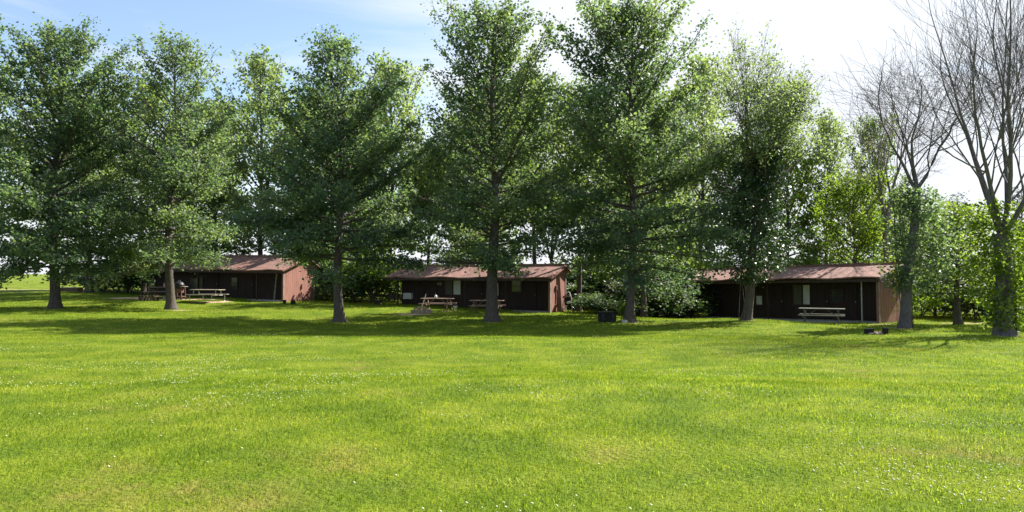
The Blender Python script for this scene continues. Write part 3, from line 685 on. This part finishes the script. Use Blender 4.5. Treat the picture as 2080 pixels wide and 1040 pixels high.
# kind, px, distance, top py, half width px, label
for a in [
 ('round', -70, 50, 60, 120, 'leafy tree cut by the left edge of the photo behind the leftmost oak'),
 ('round', 178, 56, 215, 120, 'dark low crowned tree behind the leftmost oak, trunk beside the long wooden box'),
 ('loose', 290, 66, 190, 100, 'woodland tree between the two leftmost oaks, behind the left end cabin'),
 ('loose', 440, 62, 230, 95, 'thin woodland tree right behind the middle of the left end cabin roof'),
 ('pale', 530, 58, 138, 105, 'pale feathery tree rising above the right half of the left end cabin'),
 ('loose', 620, 66, 215, 80, 'woodland tree behind the gable of the left end cabin'),
 ('pale', 795, 64, 148, 105, 'broad yellowish woodland tree above the gap between left and middle cabins'),
 ('high', 925, 64, 250, 85, 'high crowned woodland tree behind the left end of the middle cabin'),
 ('high', 1085, 71, 175, 80, 'high crowned woodland tree behind the gable of the middle cabin'),
 ('high', 1175, 48, 195, 95, 'second row tree with dark trunk just right of the middle cabin gable'),
 ('loose', 1306, 44, 210, 110, 'second row tree with dark trunk right behind the tall oak and the bin'),
 ('pale', 1425, 61, 140, 95, 'light green woodland tree above the left end of the right cabin'),
 ('round', 1510, 60, 300, 90, 'dark round woodland tree behind the ivy covered trunk'),
 ('low', 1600, 56, 330, 85, 'low bushy tree behind the middle of the right cabin roof'),
 ('pale', 1680, 56, 258, 75, 'olive woodland tree above the right cabin, left of the dead tree'),
 ('low', 1735, 46.5, 385, 85, 'yellow green tree whose leaves overhang the right cabin roof'),
 ('loose', 1775, 60, 262, 60, 'brownish woodland tree directly behind the dead tree'),
 ('spruce', 1945, 52, 395, 60, 'dark spruce right of the gable of the right cabin'),
 ('spruce', 1885, 58, 430, 60, 'smaller spruce close behind the gable of the right cabin'),
 ('low', 1945, 36.5, 440, 100, 'lime green young tree between the right cabin and the thick ivy trunk'),
 ('spruce', 2075, 50, 380, 70, 'dark spruce at the right edge behind the thick trunk'),
 ('low', 2105, 33.5, 470, 80, 'lime green young tree cut by the right edge of the photo'),
 ('round', 735, 68, 240, 90, 'dark woodland tree behind the narrow topped oak'),
 ('airy', 870, 75, 300, 60, 'small thin stemmed tree seen against the sky left of the tall open oak'),
 ('airy', 1120, 70, 330, 70, 'small thin stemmed tree seen against the sky above the middle cabin gable'),
 ('round', 385, 72, 290, 110, 'dark woodland tree far behind the second oak from the left'),
 ('round', 960, 76, 330, 100, 'dark woodland tree far behind the tall open oak'),
 ('round', 1250, 72, 300, 110, 'dark woodland tree far behind the tall oak by the bin'),
 ('round', 1370, 66, 330, 90, 'dark woodland tree far behind the left end of the right cabin'),
 ('loose', 690, 58, 230, 90, 'leafy woodland tree directly behind the narrow topped oak'),
 ('loose', 1000, 55, 190, 90, 'leafy woodland tree directly behind the tall open oak'),
 ('round', 1840, 64, 420, 90, 'dark woodland tree behind the gable of the right cabin'),
 ('loose', 2200, 48, 230, 110, 'tree outside the right edge'),
]:
    if a[1] < 2180: backtree(*a)

# shrubs
bs = {}
def shrub(kind, px, d, h, wm, label):
    x, y = PX(px, d), d; z = gz(x, y); rn = random.Random(int(px*3+d*11))
    if kind not in bs:
        t, lf = {'dark': lambda: (bush(41, 2.6, 2.6, 230, 18), 'shrub'), 'grey': lambda: (bush(42, 2.6, 2.6, 200, 15, .22), 'grey_shrub'),
                 'lime': lambda: (bush(43, 2.4, 2.6, 200, 16, .22), 'lime_leaf')}[kind]()
        o = thing('shrub', label, 'shrub', (x, y, z)); mobj('stems', t.limbs_mesh('stems'), M['bark'], o)
        mobj('foliage', t.leaves_mesh('foliage', (.10, .19)), M[lf], o); bs[kind] = o
    else: o = copy_thing(bs[kind], (x, y, z), rn.uniform(0, 6.28), (1, 1, 1), label, None)
    o.scale = (wm/2.6, wm/2.6, h/2.6)
for a in [
 ('dark', 255, 58, 2.2, 4.0, 'dark shrub left of the left end cabin behind the sandy patch'),
 ('dark', 212, 60, 1.9, 3.6, 'dark shrub beside the low crowned tree near the long wooden box'),
 ('dark', 650, 56, 3.6, 4.4, 'tall dark shrub touching the gable of the left end cabin'),
 ('dark', 712, 54, 3.2, 4.4, 'dark shrub behind the trunk of the narrow topped oak'),
 ('lime', 765, 53, 3.6, 4.0, 'sunlit shrub just left of the middle cabin post'),
 ('dark', 800, 57, 3.0, 4.5, 'dark shrub behind the left end of the middle cabin'),
 ('dark', 1165, 52, 2.8, 4.0, 'dark shrub behind the folded stroller and second row trunk'),
 ('grey', 1250, 54, 3.9, 4.6, 'pale grey green shrub behind the dark bin'),
 ('grey', 1345, 49, 3.4, 4.4, 'pale grey green shrub between the second row trunk and the right cabin'),
 ('lime', 1395, 51, 4.4, 4.2, 'yellow green shrub seen past the porch post of the right cabin'),
 ('dark', 1300, 52, 3.8, 5.2, 'dark shrub between the two trunks right of the bin'),
 ('dark', 1380, 47, 1.6, 3.4, 'low dark shrub at the foot of the right cabin porch post'),
 ('dark', 1890, 46, 2.8, 4.2, 'dark shrub right of the gable of the right cabin'),
 ('dark', 1950, 43, 2.4, 3.6, 'dark shrub below the lime green young tree'),
 ('grey', 1988, 41, 2.2, 3.0, 'grey green shrub left of the thick ivy trunk'),
 ('dark', 2085, 41, 3.0, 4.0, 'dark shrub at the right edge behind the thick ivy trunk'),
 ('dark', 2010, 50, 3.6, 5.0, 'tall dark shrub under the spruces at the right'),
 ('dark', 590, 62, 3.0, 5.0, 'dark shrub behind the roof of the left end cabin'),
 ('dark', 1440, 60, 3.6, 5.0, 'dark shrub behind the left half of the right cabin'),
 ('grey', 1200, 55, 4.2, 4.6, 'tall grey green shrub just right of the second row trunk beside the stroller'),
 ('grey', 1290, 47.5, 2.8, 3.6, 'grey green shrub seen between the tall oak and the second row trunk'),
 ('dark', 1222, 46, 1.2, 3.0, 'low dark shrub behind the left side of the bin'),
 ('dark', 1340, 45.5, 1.8, 3.2, 'low dark shrub right of the second row trunk'),
 ('lime', 1263, 37.6, 1.05, .75, 'small green shrub at the foot of the tall oak beside the bin'),
]: shrub(*a)
# far hedge of separate bushes closing the view under the woodland
ORD = ['leftmost', 'second', 'third', 'fourth', 'fifth', 'sixth', 'seventh', 'eighth', 'ninth']; cnt_ = {}
for k, px in enumerate(list(range(225, 2120, 62))):
    d = [68, 74, 71, 77][k % 4]
    nm = ('behind the left cabin' if px < 640 else 'between the left and middle cabins' if px < 800 else 'behind the middle cabin' if px < 1150 else 'between the middle and right cabins' if px < 1400 else 'behind the right cabin' if px < 1820 else 'right of the right cabin')
    i = cnt_.get(nm, 0); cnt_[nm] = i+1
    lb = f'{ORD[i]} far hedge bush from the left {nm}'.replace('leftmost far hedge bush from the left', 'leftmost far hedge bush')
    shrub(['grey', 'dark', 'dark', 'dark'][k % 4], px, d, [3.0, 3.6, 2.8, 3.3][k % 4], 5.6, lb)
    for q_ in C.objects:
        if q_.get('label') == lb: q_['group'] = 'far hedge bushes'

# ------------------------------------------------------------------ cabins
def cabin(label, pr, dr, pl, dl, W, zr, He, Hr, tilt, hip=0, wall_off=1.0, ridge=.70):
    xr, yr, xl, yl = PX(pr, dr), dr, PX(pl, dl), dl
    L = math.hypot(xr-xl, yr-yl); a = math.atan2(yr-yl, xr-xl)
    o = thing('cabin', label, 'cabin', (xl, yl, zr+math.sin(R(tilt))*L*0), a, 'long low cabins under the trees')
    o.rotation_euler = (0, R(-tilt), a); o.location.z = zr-L*math.sin(R(tilt))
    inv = (Matrix.Translation(o.location) @ Matrix.Rotation(a, 4, 'Z') @ Matrix.Rotation(R(-tilt), 4, 'Y')).inverted()
    def hit(px, py, ly):          # image point onto the vertical plane y = ly of the cabin
        p0 = inv @ Vector((0, 0, CZ)); p1 = inv @ Vector(((px-1040)/F*50, 50, CZ+(HY-py)/F*50)); k = (ly-p0.y)/(p1.y-p0.y)
        return p0+(p1-p0)*k
    P = 1.15                      # porch depth
    ry = W*ridge; ov = .32
    zf = lambda y: He+(Hr-He)*min(y/ry, 1) if y <= ry else Hr-(Hr-He)/ry*(y-ry)*1.5
    zb = zf(W)
    MB().box(wall_off, L-.12, P, P+.12, -.5, zf(P)-.05).build('front_wall', M['siding_shaded'], o)
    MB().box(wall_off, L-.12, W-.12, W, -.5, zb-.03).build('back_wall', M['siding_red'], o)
    MB().poly([(wall_off-.1, P, -.5), (wall_off-.1, W, -.5), (wall_off-.1, W, zb-.02), (wall_off-.1, ry, Hr-.02), (wall_off-.1, P, zf(P)-.02)], (.1, 0, 0)).build('gable_wall', M['siding_shaded'], o)
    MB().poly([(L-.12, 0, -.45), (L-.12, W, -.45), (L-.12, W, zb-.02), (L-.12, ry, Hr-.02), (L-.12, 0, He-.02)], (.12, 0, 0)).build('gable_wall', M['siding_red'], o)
    MB().box(L-.0, L+.035, -.03, .07, -.3, He-.04).build('corner_trim', M['trim'], o); MB().box(L-.0, L+.035, W-.09, W+.02, -.3, zb-.04).build('corner_trim', M['trim'], o)
    th = .07; lx = -.75; rx = L+.22     # roof: two slopes, drawn as wavy sheets
    m = MB(); bm = m.bm; nxr = 40; rn = random.Random(int(pr))
    sag = [.035*math.sin(i*.55)+rn.uniform(-.012, .012) for i in range(nxr+1)]
    prof_ = [(-ov, He-(Hr-He)/ry*ov+.03), (0, He+.03), (ry*.5, (He+Hr)/2+.03), (ry, Hr+.03), ((ry+W)/2, zf((ry+W)/2)+.03), (W+ov, zf(W+ov)+.03)]
    top = [[bm.verts.new((lx+(rx-lx)*i/nxr, y, z+sag[i]*(1 if k < 2 else .4))) for k, (y, z) in enumerate(prof_)] for i in range(nxr+1)]
    bot = [[bm.verts.new((v.co.x, v.co.y, v.co.z-th)) for v in row] for row in top]
    for i in range(nxr):
        for k in range(len(prof_)-1):
            bm.faces.new((top[i][k], top[i+1][k], top[i+1][k+1], top[i][k+1])); bm.faces.new((bot[i][k], bot[i][k+1], bot[i+1][k+1], bot[i+1][k]))
        bm.faces.new((top[i][0], bot[i][0], bot[i+1][0], top[i+1][0])); bm.faces.new((top[i][-1], top[i+1][-1], bot[i+1][-1], bot[i][-1]))
    for row, brow in ((top[0], bot[0]), (top[-1], bot[-1])):
        for k in range(len(prof_)-1): bm.faces.new((row[k], row[k+1], brow[k+1], brow[k]))
    rf = m.build('roof', M['shingle'], o)
    f = MB().bar((lx+.03, -ov+.03, He-.24), (rx-.03, -ov+.03, He-.24), .14, .03, (0, 1, 0))
    f.build('fascia', M['dark_trim'], rf)
    MB().bar((rx+.012, -ov, prof_[0][1]-.085), (rx+.012, ry, Hr-.055), .13, .025, (0, 1, 0)).bar((rx+.012, ry, Hr-.055), (rx+.012, W+ov, prof_[-1][1]-.085), .13, .025, (0, 1, 0)).build('rake_board', M['trim' if pr > 1700 else 'red_paint'], rf)
    MB().bar((lx+.05, ry-.07, Hr+.055), (rx-.05, ry-.07, Hr+.055), .16, .02, (0, 1, 0)).build('ridge_cap', M['shingle'], rf)
    b = MB().bar((-.3, .12, He-.16), (L-.14, .12, He-.16), .13, .09, (0, 1, 0)); b.build('porch_beam', M['dark_trim'], o)
    r_ = MB()
    for i in range(int(L/.8)): r_.bar((.1+i*.8, -ov+.08, He-.235), (.1+i*.8, P-.02, zf(P)-.13), .09, .045, (0, 0, 1))
    r_.build('rafters', M['dark_trim'], rf)
    MB().box(min(-.3, wall_off-.25), L-.14, -.15, P-.01, -.5, .045, bev=.01).build('porch_slab', M['concrete'], o)
    def window(px0, px1, py0, py1, mat, hung=True):
        p = hit((px0+px1)/2, py0, P); q_ = hit(px0, py1, P); s_ = hit(px1, py1, P); x0, x1 = q_.x, s_.x; z0, z1 = q_.z, p.z
        w_ = MB()
        for aa, bb, cc, dd in ((x0-.06, x1+.06, z1, z1+.06), (x0-.06, x1+.06, z0-.07, z0), (x0-.06, x0, z0, z1), (x1, x1+.06, z0, z1)): w_.box(aa, bb, P-.05, P-.002, cc, dd)
        if hung: w_.box(x0, x1, P-.035, P-.004, (z0+z1)/2-.02, (z0+z1)/2+.02)
        wn = w_.build('window', M['dark_trim'], o)
        MB().box(x0, x1, P-.022, P-.003, z0, z1).build('curtain' if mat != 'glass' else 'pane', M[mat], wn)
    def door(px0, px1, py0=None):
        q_ = hit(px0, 600, P); s_ = hit(px1, 600, P); x0, x1 = q_.x, s_.x
        d_ = MB().box(x0, x1, P-.04, P-.002, .06, 1.98); 
        for k in range(2): d_.box(x0+.12, x1-.12, P-.052, P-.04, .25+k*.9, .95+k*.85)
        dr_ = d_.build('door', M['siding_shaded'], o)
        MB().lathe([(.012, 0), (.03, .01), (.03, .04), (.01, .05)], 8, (x1-.07, P-.09, 1.0)).build('handle', M['metal'], dr_)
    def post(px, py, wd=.09, mat='dark_trim', lean=0):
        p = hit(px, py, .12); MB().bar((p.x, .12, .045), (p.x+lean, .12, He-.2), wd, wd).build('porch_post', M[mat], o)
    return o, hit, window, door, post, L, P, W, He, zf

A = cabin('dark cabin at the left with a sunlit red gable, behind the two leftmost oaks', 575, 50, 272, 55.5, 3.2, PZ(612, 50), 2.15, 2.95, -.6)
o, hit, window, door, post, L, P, W_, He, zf = A
window(386, 402, 566, 586, 'glass'); window(405, 412, 562, 588, 'dim_curtain', False); window(300, 316, 566, 590, 'glass'); window(470, 482, 564, 584, 'glass')
door(424, 444); door(500, 516); door(330, 345)
post(522, 590); post(402, 590); post(557, 590, .07, 'trim', .22); post(288, 590)
B = cabin('middle cabin with two reddish picnic tables along its porch and a sunlit gable', 1117, 46, 806, 51.5, 2.3, PZ(635, 46), 2.22, 2.85, .0, ridge=.8, wall_off=-.35)
o, hit, window, door, post, L, P, W_, He, zf = B
window(905, 919, 566, 598, 'dim_curtain', False); window(921.5, 936, 566, 598, 'curtain', False); window(1006, 1013, 575, 600, 'curtain', False); window(1040, 1060, 570, 592, 'glass')
door(873, 888); door(965, 982); door(1072, 1090)
post(808, 590); post(1028, 590, .06); post(945, 590, .06)
q_ = hit(818, 607, P); s_ = hit(834, 595, P)
q_.x += .22; s_.x += .22
ac = MB().box(q_.x, s_.x, P-.28, P-.002, q_.z, s_.z, bev=.02).build('air_conditioner', M['white'], o)
g_ = MB()
for k in range(5): g_.box(q_.x+.05, s_.x-.05, P-.29, P-.28, q_.z+.05+k*.06, q_.z+.075+k*.06)
g_.build('grille', M['metal'], ac)
q_ = hit(888, 579, P); s_ = hit(897, 574, P)
MB().box(q_.x, s_.x, P-.03, P-.002, q_.z, s_.z, bev=.004).build('wall_plaque', M['trim'], o)
MB().box(L, L+.10, .72, .88, 1.35, 1.62, bev=.01).box(L, L+.05, .77, .83, .5, 1.35).build('electric_meter', M['red_paint'], o)
CB = cabin('right cabin with one greenish picnic table in front and a dull red gable', 1786, 38, 1398, 47.5, 3.1, PZ(656.5, 38), 2.38, 2.95, 1.3, wall_off=.75)
o, hit, window, door, post, L, P, W_, He, zf = CB
window(1537, 1549, 601, 618.5, 'curtain', False); window(1613, 1630, 579, 618, 'dim_curtain', False); window(1631.5, 1646, 579, 618, 'curtain', False); window(1690, 1712, 590, 612, 'glass'); window(1455, 1470, 592, 612, 'glass')
door(1570, 1592); door(1664, 1684); door(1725, 1742)
post(1403, 600, .12); post(1750.5, 600, .055, 'metal'); post(1560, 600, .07)

# ------------------------------------------------------------------ picnic tables
TG = 'picnic tables beside the cabins'
def table(label, px, d, L, rz, mat, pipe=False, dz=0, tw=.72, H=.75):
    x, y = PX(px, d), d
    o = thing('picnic_table', label, 'picnic table', (x, y, gz(x, y)+dz), rz, TG)
    m = MB(); n = 5; pw = tw/n
    for k in range(n): m.box(-L/2, L/2, -tw/2+k*pw+.006, -tw/2+(k+1)*pw-.006, H-.042, H, bev=.006)
    m.build('tabletop', M[mat], o)
    for s in (-1, 1):
        b = MB()
        for k in range(2): b.box(-L/2, L/2, s*.62-.13+k*.13+.004, s*.62-.13+(k+1)*.13-.006, .41, .45, bev=.006)
        b.build('bench', M[mat], o)
    for s in (-1, 1):
        e = s*(L/2-.28)
        if pipe:
            for q_ in (-1, 1):
                MB().tube([(e, q_*.62, .405), (e, q_*.68, .36), (e, q_*.70, .2), (e, q_*.66, .02), (e, q_*.58, -.02)], .021, 8).build('leg', M['metal'], o)
            MB().tube([(e, -.72, .385), (e, .72, .385)], .02, 8).tube([(e, -.3, .385), (e, -.26, H-.05)], .02, 8).tube([(e, .3, .385), (e, .26, H-.05)], .02, 8).build('frame', M['metal'], o)
        else:
            for q_ in (-1, 1):
                MB().bar((e, q_*.66, -.03), (e, q_*.22, H-.045), .045, .09, (0, 1, 0)).build('leg', M[mat], o)
            MB().box(e-.07, e-.028, -.76, .76, .32, .405).box(e-.07, e-.028, -.33, .33, H-.13, H-.045).build('crossbeam', M[mat], o)
            MB().bar((e-s*.06, 0, .36), (e-s*.5, 0, H-.06), .04, .08, (0, 1, 0)).build('brace', M[mat], o)
    return o
table('metal picnic table with curved pipe legs in front of the left cabin', 421, 48.5, 2.15, R(-13), 'table_wood', True, .0)
table('picnic table half hidden by the oak trunk at the left cabin', 334, 52, 2.4, R(-7), 'stain_wood')
table('reddish picnic table with a jug on top and a leaning board at its left end', 889, 46.2, 2.0, R(-12), 'stain_wood')
table('reddish picnic table half hidden by the flared oak trunk at the middle cabin', 989, 44.6, 2.0, R(-8), 'stain_wood')
table('greenish weathered picnic table with sturdy slanted legs in front of the right cabin', 1669, 36.4, 2.05, R(-24), 'green_wood')

# small things on and round the tables
x, y = PX(885, 45.95), 45.95
jz = gz(PX(889, 46.2), 46.2)+.75
o = thing('jug', 'small white jug standing on the reddish table left of the middle cabin window', 'jug', (x, y, jz))
MB().lathe([(.07, 0), (.085, .02), (.085, .14), (.04, .19), (.03, .22)], 14).build('body', M['white'], o, True)
MB().tube([(.08, 0, .06), (.13, 0, .08), (.13, 0, .15), (.07, 0, .165)], .012, 6).build('handle', M['white'], o)
x, y = PX(925, 46.4), 46.4
o = thing('bucket', 'small white bucket on the ground between the two reddish picnic tables', 'bucket', (x, y, gz(x, y)+.28))
o.location.z = gz(x, y)
MB().lathe([(.10, 0), (.13, .24), (.14, .25), (.14, .26), (.115, .255), (.09, .02)], 16).build('body', M['white'], o, True)
MB().torus((0, 0, .24), (0, 1, .4), .13, .006).build('handle', M['metal'], o)
x, y = PX(333.5, 51.4), 51.4; tz = gz(PX(334, 52), 52)+.75
o = thing('bottle', 'pale bottle standing on the picnic table behind the oak trunk at the left cabin', 'bottle', (x, y, tz))
MB().lathe([(.05, 0), (.06, .02), (.06, .16), (.025, .22), (.022, .27)], 12).build('body', M['pink_cloth'], o, True)
MB().lathe([(.026, .27), (.026, .30)], 10).build('cap', M['white'], o)
x, y = PX(857, 45.2), 45.2; z = gz(x, y)
tag(MB().bar((-.10, 0, -.02), (.22, .12, 1.03), .10, .035).build('leaning_board', M['table_wood']), 'pale board leaning on the left end of the reddish picnic table', 'board')
bpy.data.objects['leaning_board'].location = (x, y, z)

# grill with shelf
x, y = PX(364, 49.6), 49.6
o = thing('grill', 'charcoal grill with shiny domed lid, shelf and red cart beside the oak trunk', 'grill', (x, y, gz(x, y)), R(-8))
MB().lathe([(.30, .72), (.34, .80), (.345, .88)], 20).build('bowl', M['black_metal'], o, True)
ld = MB().lathe([(.35, .885), (.34, .97), (.28, 1.10), (.16, 1.18), (.03, 1.21)], 20).build('lid', M['black_metal'], o, True)
MB().tube([(-.07, 0, 1.20), (-.07, 0, 1.26), (.07, 0, 1.26), (.07, 0, 1.20)], .014, 6).build('handle', M['metal'], ld)
MB().box(-.42, .50, -.22, .22, .84, .868, bev=.005).build('shelf', M['table_wood'], o)
for sx in (-1, 1):
    for sy in (-1, 1): MB().bar((sx*.30, sy*.24, .02), (sx*.26, sy*.2, .84), .05, .05).build('leg', M['red_paint'], o)
MB().box(-.33, .33, -.26, .26, .18, .23, bev=.005).build('bottom_shelf', M['red_paint'], o)
MB().box(-.24, .24, -.19, .19, .45, .75, bev=.01).build('firebox', M['red_paint'], o)
for s in (-1, 1): MB().torus((.31, s*.27, .08), (0, 1, 0), .065, .02).build('wheel', M['rubber'], o)

# folded stroller behind gable of the middle cabin
x, y = PX(1153, 47), 47
o = thing('stroller', 'folded stroller with a pink striped seat beside the sunlit gable of the middle cabin', 'stroller', (x, y, gz(x, y)), R(-14))
MB().tube([(-.30, -.16, .16), (-.26, -.1, .7), (-.10, 0, 1.12), (.02, .05, 1.26), (.14, .06, 1.16), (.24, .02, .8), (.30, -.1, .12)], .024, 8).build('frame', M['white'], o, True)
MB().box(-.20, .20, -.06, .16, .40, .98, bev=.06).build('seat', M['black_cloth'], o)
hd = MB().poly([(-.30, -.14, .84), (.14, -.14, .96), (.14, -.14, 1.16), (-.26, -.14, .99)], (0, .3, 0)).build('hood', M['black_cloth'], o)
MB().bar((-.31, -.16, .88), (.13, -.16, .99), .045, .015, (0, 1, 0)).bar((-.30, -.16, .97), (.13, -.16, 1.08), .04, .015, (0, 1, 0)).build('stripe', M['pink_cloth'], hd)
MB().box(-.02, .19, -.16, -.08, .52, .68, bev=.02).build('pocket', M['white'], o)
MB().tube([(-.30, -.1, .14), (.1, 0, .5), (.32, .1, .3), (.46, .05, .16)], .018, 7).build('strut', M['metal'], o)
for c in ((-.28, -.14, .13), (.46, -.06, .2), (.30, .16, .13)):
    wl = MB().torus(c, (1, .35, 0), .12, .028).build('wheel', M['rubber'], o)
    MB().torus(c, (1, .35, 0), .075, .018).tube([(c[0]-.02, c[1], c[2]), (c[0]+.02, c[1], c[2])], .07, 12).build('rim', M['white'], wl)

# fire places
def block(label, px, d, sx, sy, sz, rz, grp):
    x, y = PX(px, d), d; m = MB()
    t_ = .035
    m.box(-sx/2, sx/2, -sy/2, -sy/2+t_, 0, sz, bev=.006).box(-sx/2, sx/2, sy/2-t_, sy/2, 0, sz, bev=.006)
    for k in (-1, 0, 1): m.box(k*(sx/2-t_/2)-t_/2, k*(sx/2-t_/2)+t_/2, -sy/2+t_, sy/2-t_, .0, sz-.003)
    ob = m.build('fire_block', M['block']); tag(ob, label, 'block', grp); ob.location = (x, y, gz(x, y)-.03); ob.rotation_euler = (0, 0, rz)
block('wide sooty block at the left side of the small ash heap before the right cabin', 1765.5, 29.6, .30, .2, .25, R(6), 'blocks round fire pits')
block('narrow sooty block at the right side of the small ash heap before the right cabin', 1798, 29.4, .17, .2, .29, R(-5), 'blocks round fire pits')
block('dark block at the left bottom corner of the left cabin gable', 578, 47.8, .17, .2, .27, R(0), 'blocks round fire pits')
block('wider dark block in front of the middle of the left cabin gable', 595.5, 47.4, .27, .2, .28, R(8), 'blocks round fire pits')
def heap(name, label, cat, px, d, n, sx, sy, mat, szr, seed, zup=.0):
    x, y = PX(px, d), d; rn = random.Random(seed); m = MB()
    for k in range(n):
        a = rn.uniform(0, 6.28); q_ = math.sqrt(rn.random()); s_ = rn.uniform(*szr)
        m.rock((math.cos(a)*q_*sx, math.sin(a)*q_*sy, s_*.3+zup*(1-q_)), s_, s_*rn.uniform(.7, 1.2), s_*rn.uniform(.4, .7), seed+k)
    ob = m.build(name, M[mat]); ob.location = (x, y, gz(x, y)-.01); return tag(ob, label, cat, kind='stuff')
heap('ash_heap', 'pinkish ash and rubble between the two sooty blocks', 'ash', 1782, 29.5, 34, .34, .2, 'ash', (.04, .09), 4, .05)
# fire ring of stones with logs at the middle cabin
FS = 'stones of the fire ring before the middle cabin'
cx, cy = PX(857, 43.6), 43.6
sp = ['leftmost', 'second from left', 'third from left', 'fourth from left', 'tall pale', 'sixth from left', 'rightmost']
for k in range(7):
    a = math.pi+math.pi*k/6; rn = random.Random(k+60); s_ = rn.uniform(.13, .19)
    ob = MB().rock((0, 0, .09), s_, s_*.8, s_*rn.uniform(.8, 1.15), 70+k).build('fire_stone', M['stone'])
    ob.location = (cx+math.cos(a)*.48, cy+math.sin(a)*.32, gz(cx, cy)-.02)
    tag(ob, f'{sp[k]} of the front stones round the log fire ring at the middle cabin', 'stone', FS)
for k, (a, b, c, l) in enumerate([((-.42, .1, .12), (.0, -.12, .34), .06, 'split log rising to the right in the fire ring at the middle cabin'), ((.05, -.1, .30), (.5, .12, .2), .055, 'log lying to the right on top of the middle cabin fire ring'),
                     ((-.25, .05, .30), (.22, .0, .36), .05, 'topmost short log of the fire ring at the middle cabin'), ((-.46, -.05, .26), (-.12, .1, .40), .045, 'thin log at the left of the fire ring at the middle cabin')]):
    ob = MB().tube([a, tuple((np.array(a)+np.array(b))/2+np.array([0, 0, .01])), b], [c, c*1.05, c*.95], 9).build('log', M['log']); ob.location = (cx, cy, gz(cx, cy)-.02)
    tag(ob, l, 'log', 'logs in the fire ring at the middle cabin')
# fire ring at the left cabin
x, y = PX(303, 49.4), 49.4
m = MB(); n = 18
for i in range(n):
    a = 2*math.pi*i/n; m.bar((.52*math.cos(a), .42*math.sin(a), -.05), (.56*math.cos(a), .46*math.sin(a), .34), .19, .05, (math.sin(a), -math.cos(a), 0), .006)
ob = m.build('fire_ring', M['earthwood']); ob.location = (x, y, gz(x, y)); tag(ob, 'round brown fire ring on the sandy patch left of the oak trunk', 'fire ring')
x, y = PX(325, 49.2), 49.2
ob = MB().box(-.32, .32, -.12, .12, .22, .27, bev=.008).box(-.30, -.24, -.1, .1, 0, .22).box(.24, .30, -.1, .1, 0, .22).build('low_bench', M['tan_top']); ob.location = (x, y, gz(x, y)); tag(ob, 'very low pale plank bench right of the brown fire ring', 'bench')
# dark bin beside oak
x, y = PX(1233, 37.4), 37.4
o = thing('bin', 'square dark bin standing in shade left of the very tall oak', 'bin', (x, y, gz(x, y)), R(4))
o.scale = (.88, .88, .88)
MB().box(-.46, .46, -.3, .3, -.02, .52, bev=.02).build('body', M['block'], o)
MB().box(-.49, .49, -.33, .33, .52, .57, bev=.015).build('lid', M['block'], o)
for s in (-1, 1): MB().box(s*.3-.04, s*.3+.04, -.325, -.3, .05, .5, bev=.004).build('rib', M['black_metal'], o)
MB().tube([(-.12, -.34, .5), (-.12, -.40, .5), (.12, -.40, .5), (.12, -.34, .5)], .012, 6).build('handle', M['black_metal'], o)
x, y = PX(1268, 36.6), 36.6
ob = MB().rock((0, 0, .06), .17, .12, .11, 5).build('stone', simple('pale_stone', (.35, .33, .27), (.6, .56, .46), 5, .9, .4)); ob.location = (x, y, gz(x, y)); tag(ob, 'pale stone lying at the foot of the very tall oak by the bin', 'stone')
# long wooden box at the left
x, y = PX(146, 62), 62
o = thing('planter_box', 'long low wooden box on the sunny grass right of the leftmost trunk', 'planter box', (x, y, gz(x, y)), R(-4))
MB().box(-.72, .72, -.4, .4, -.05, .30, bev=.01).build('side_boards', M['earthwood'], o)
MB().box(-.78, .78, -.46, .46, .30, .35, bev=.008).build('top_boards', M['tan_top'], o)
for s in (-1, 1): MB().box(s*.70-.05, s*.70+.05, -.43, -.40, -.04, .30).build('corner_post', M['earthwood'], o)
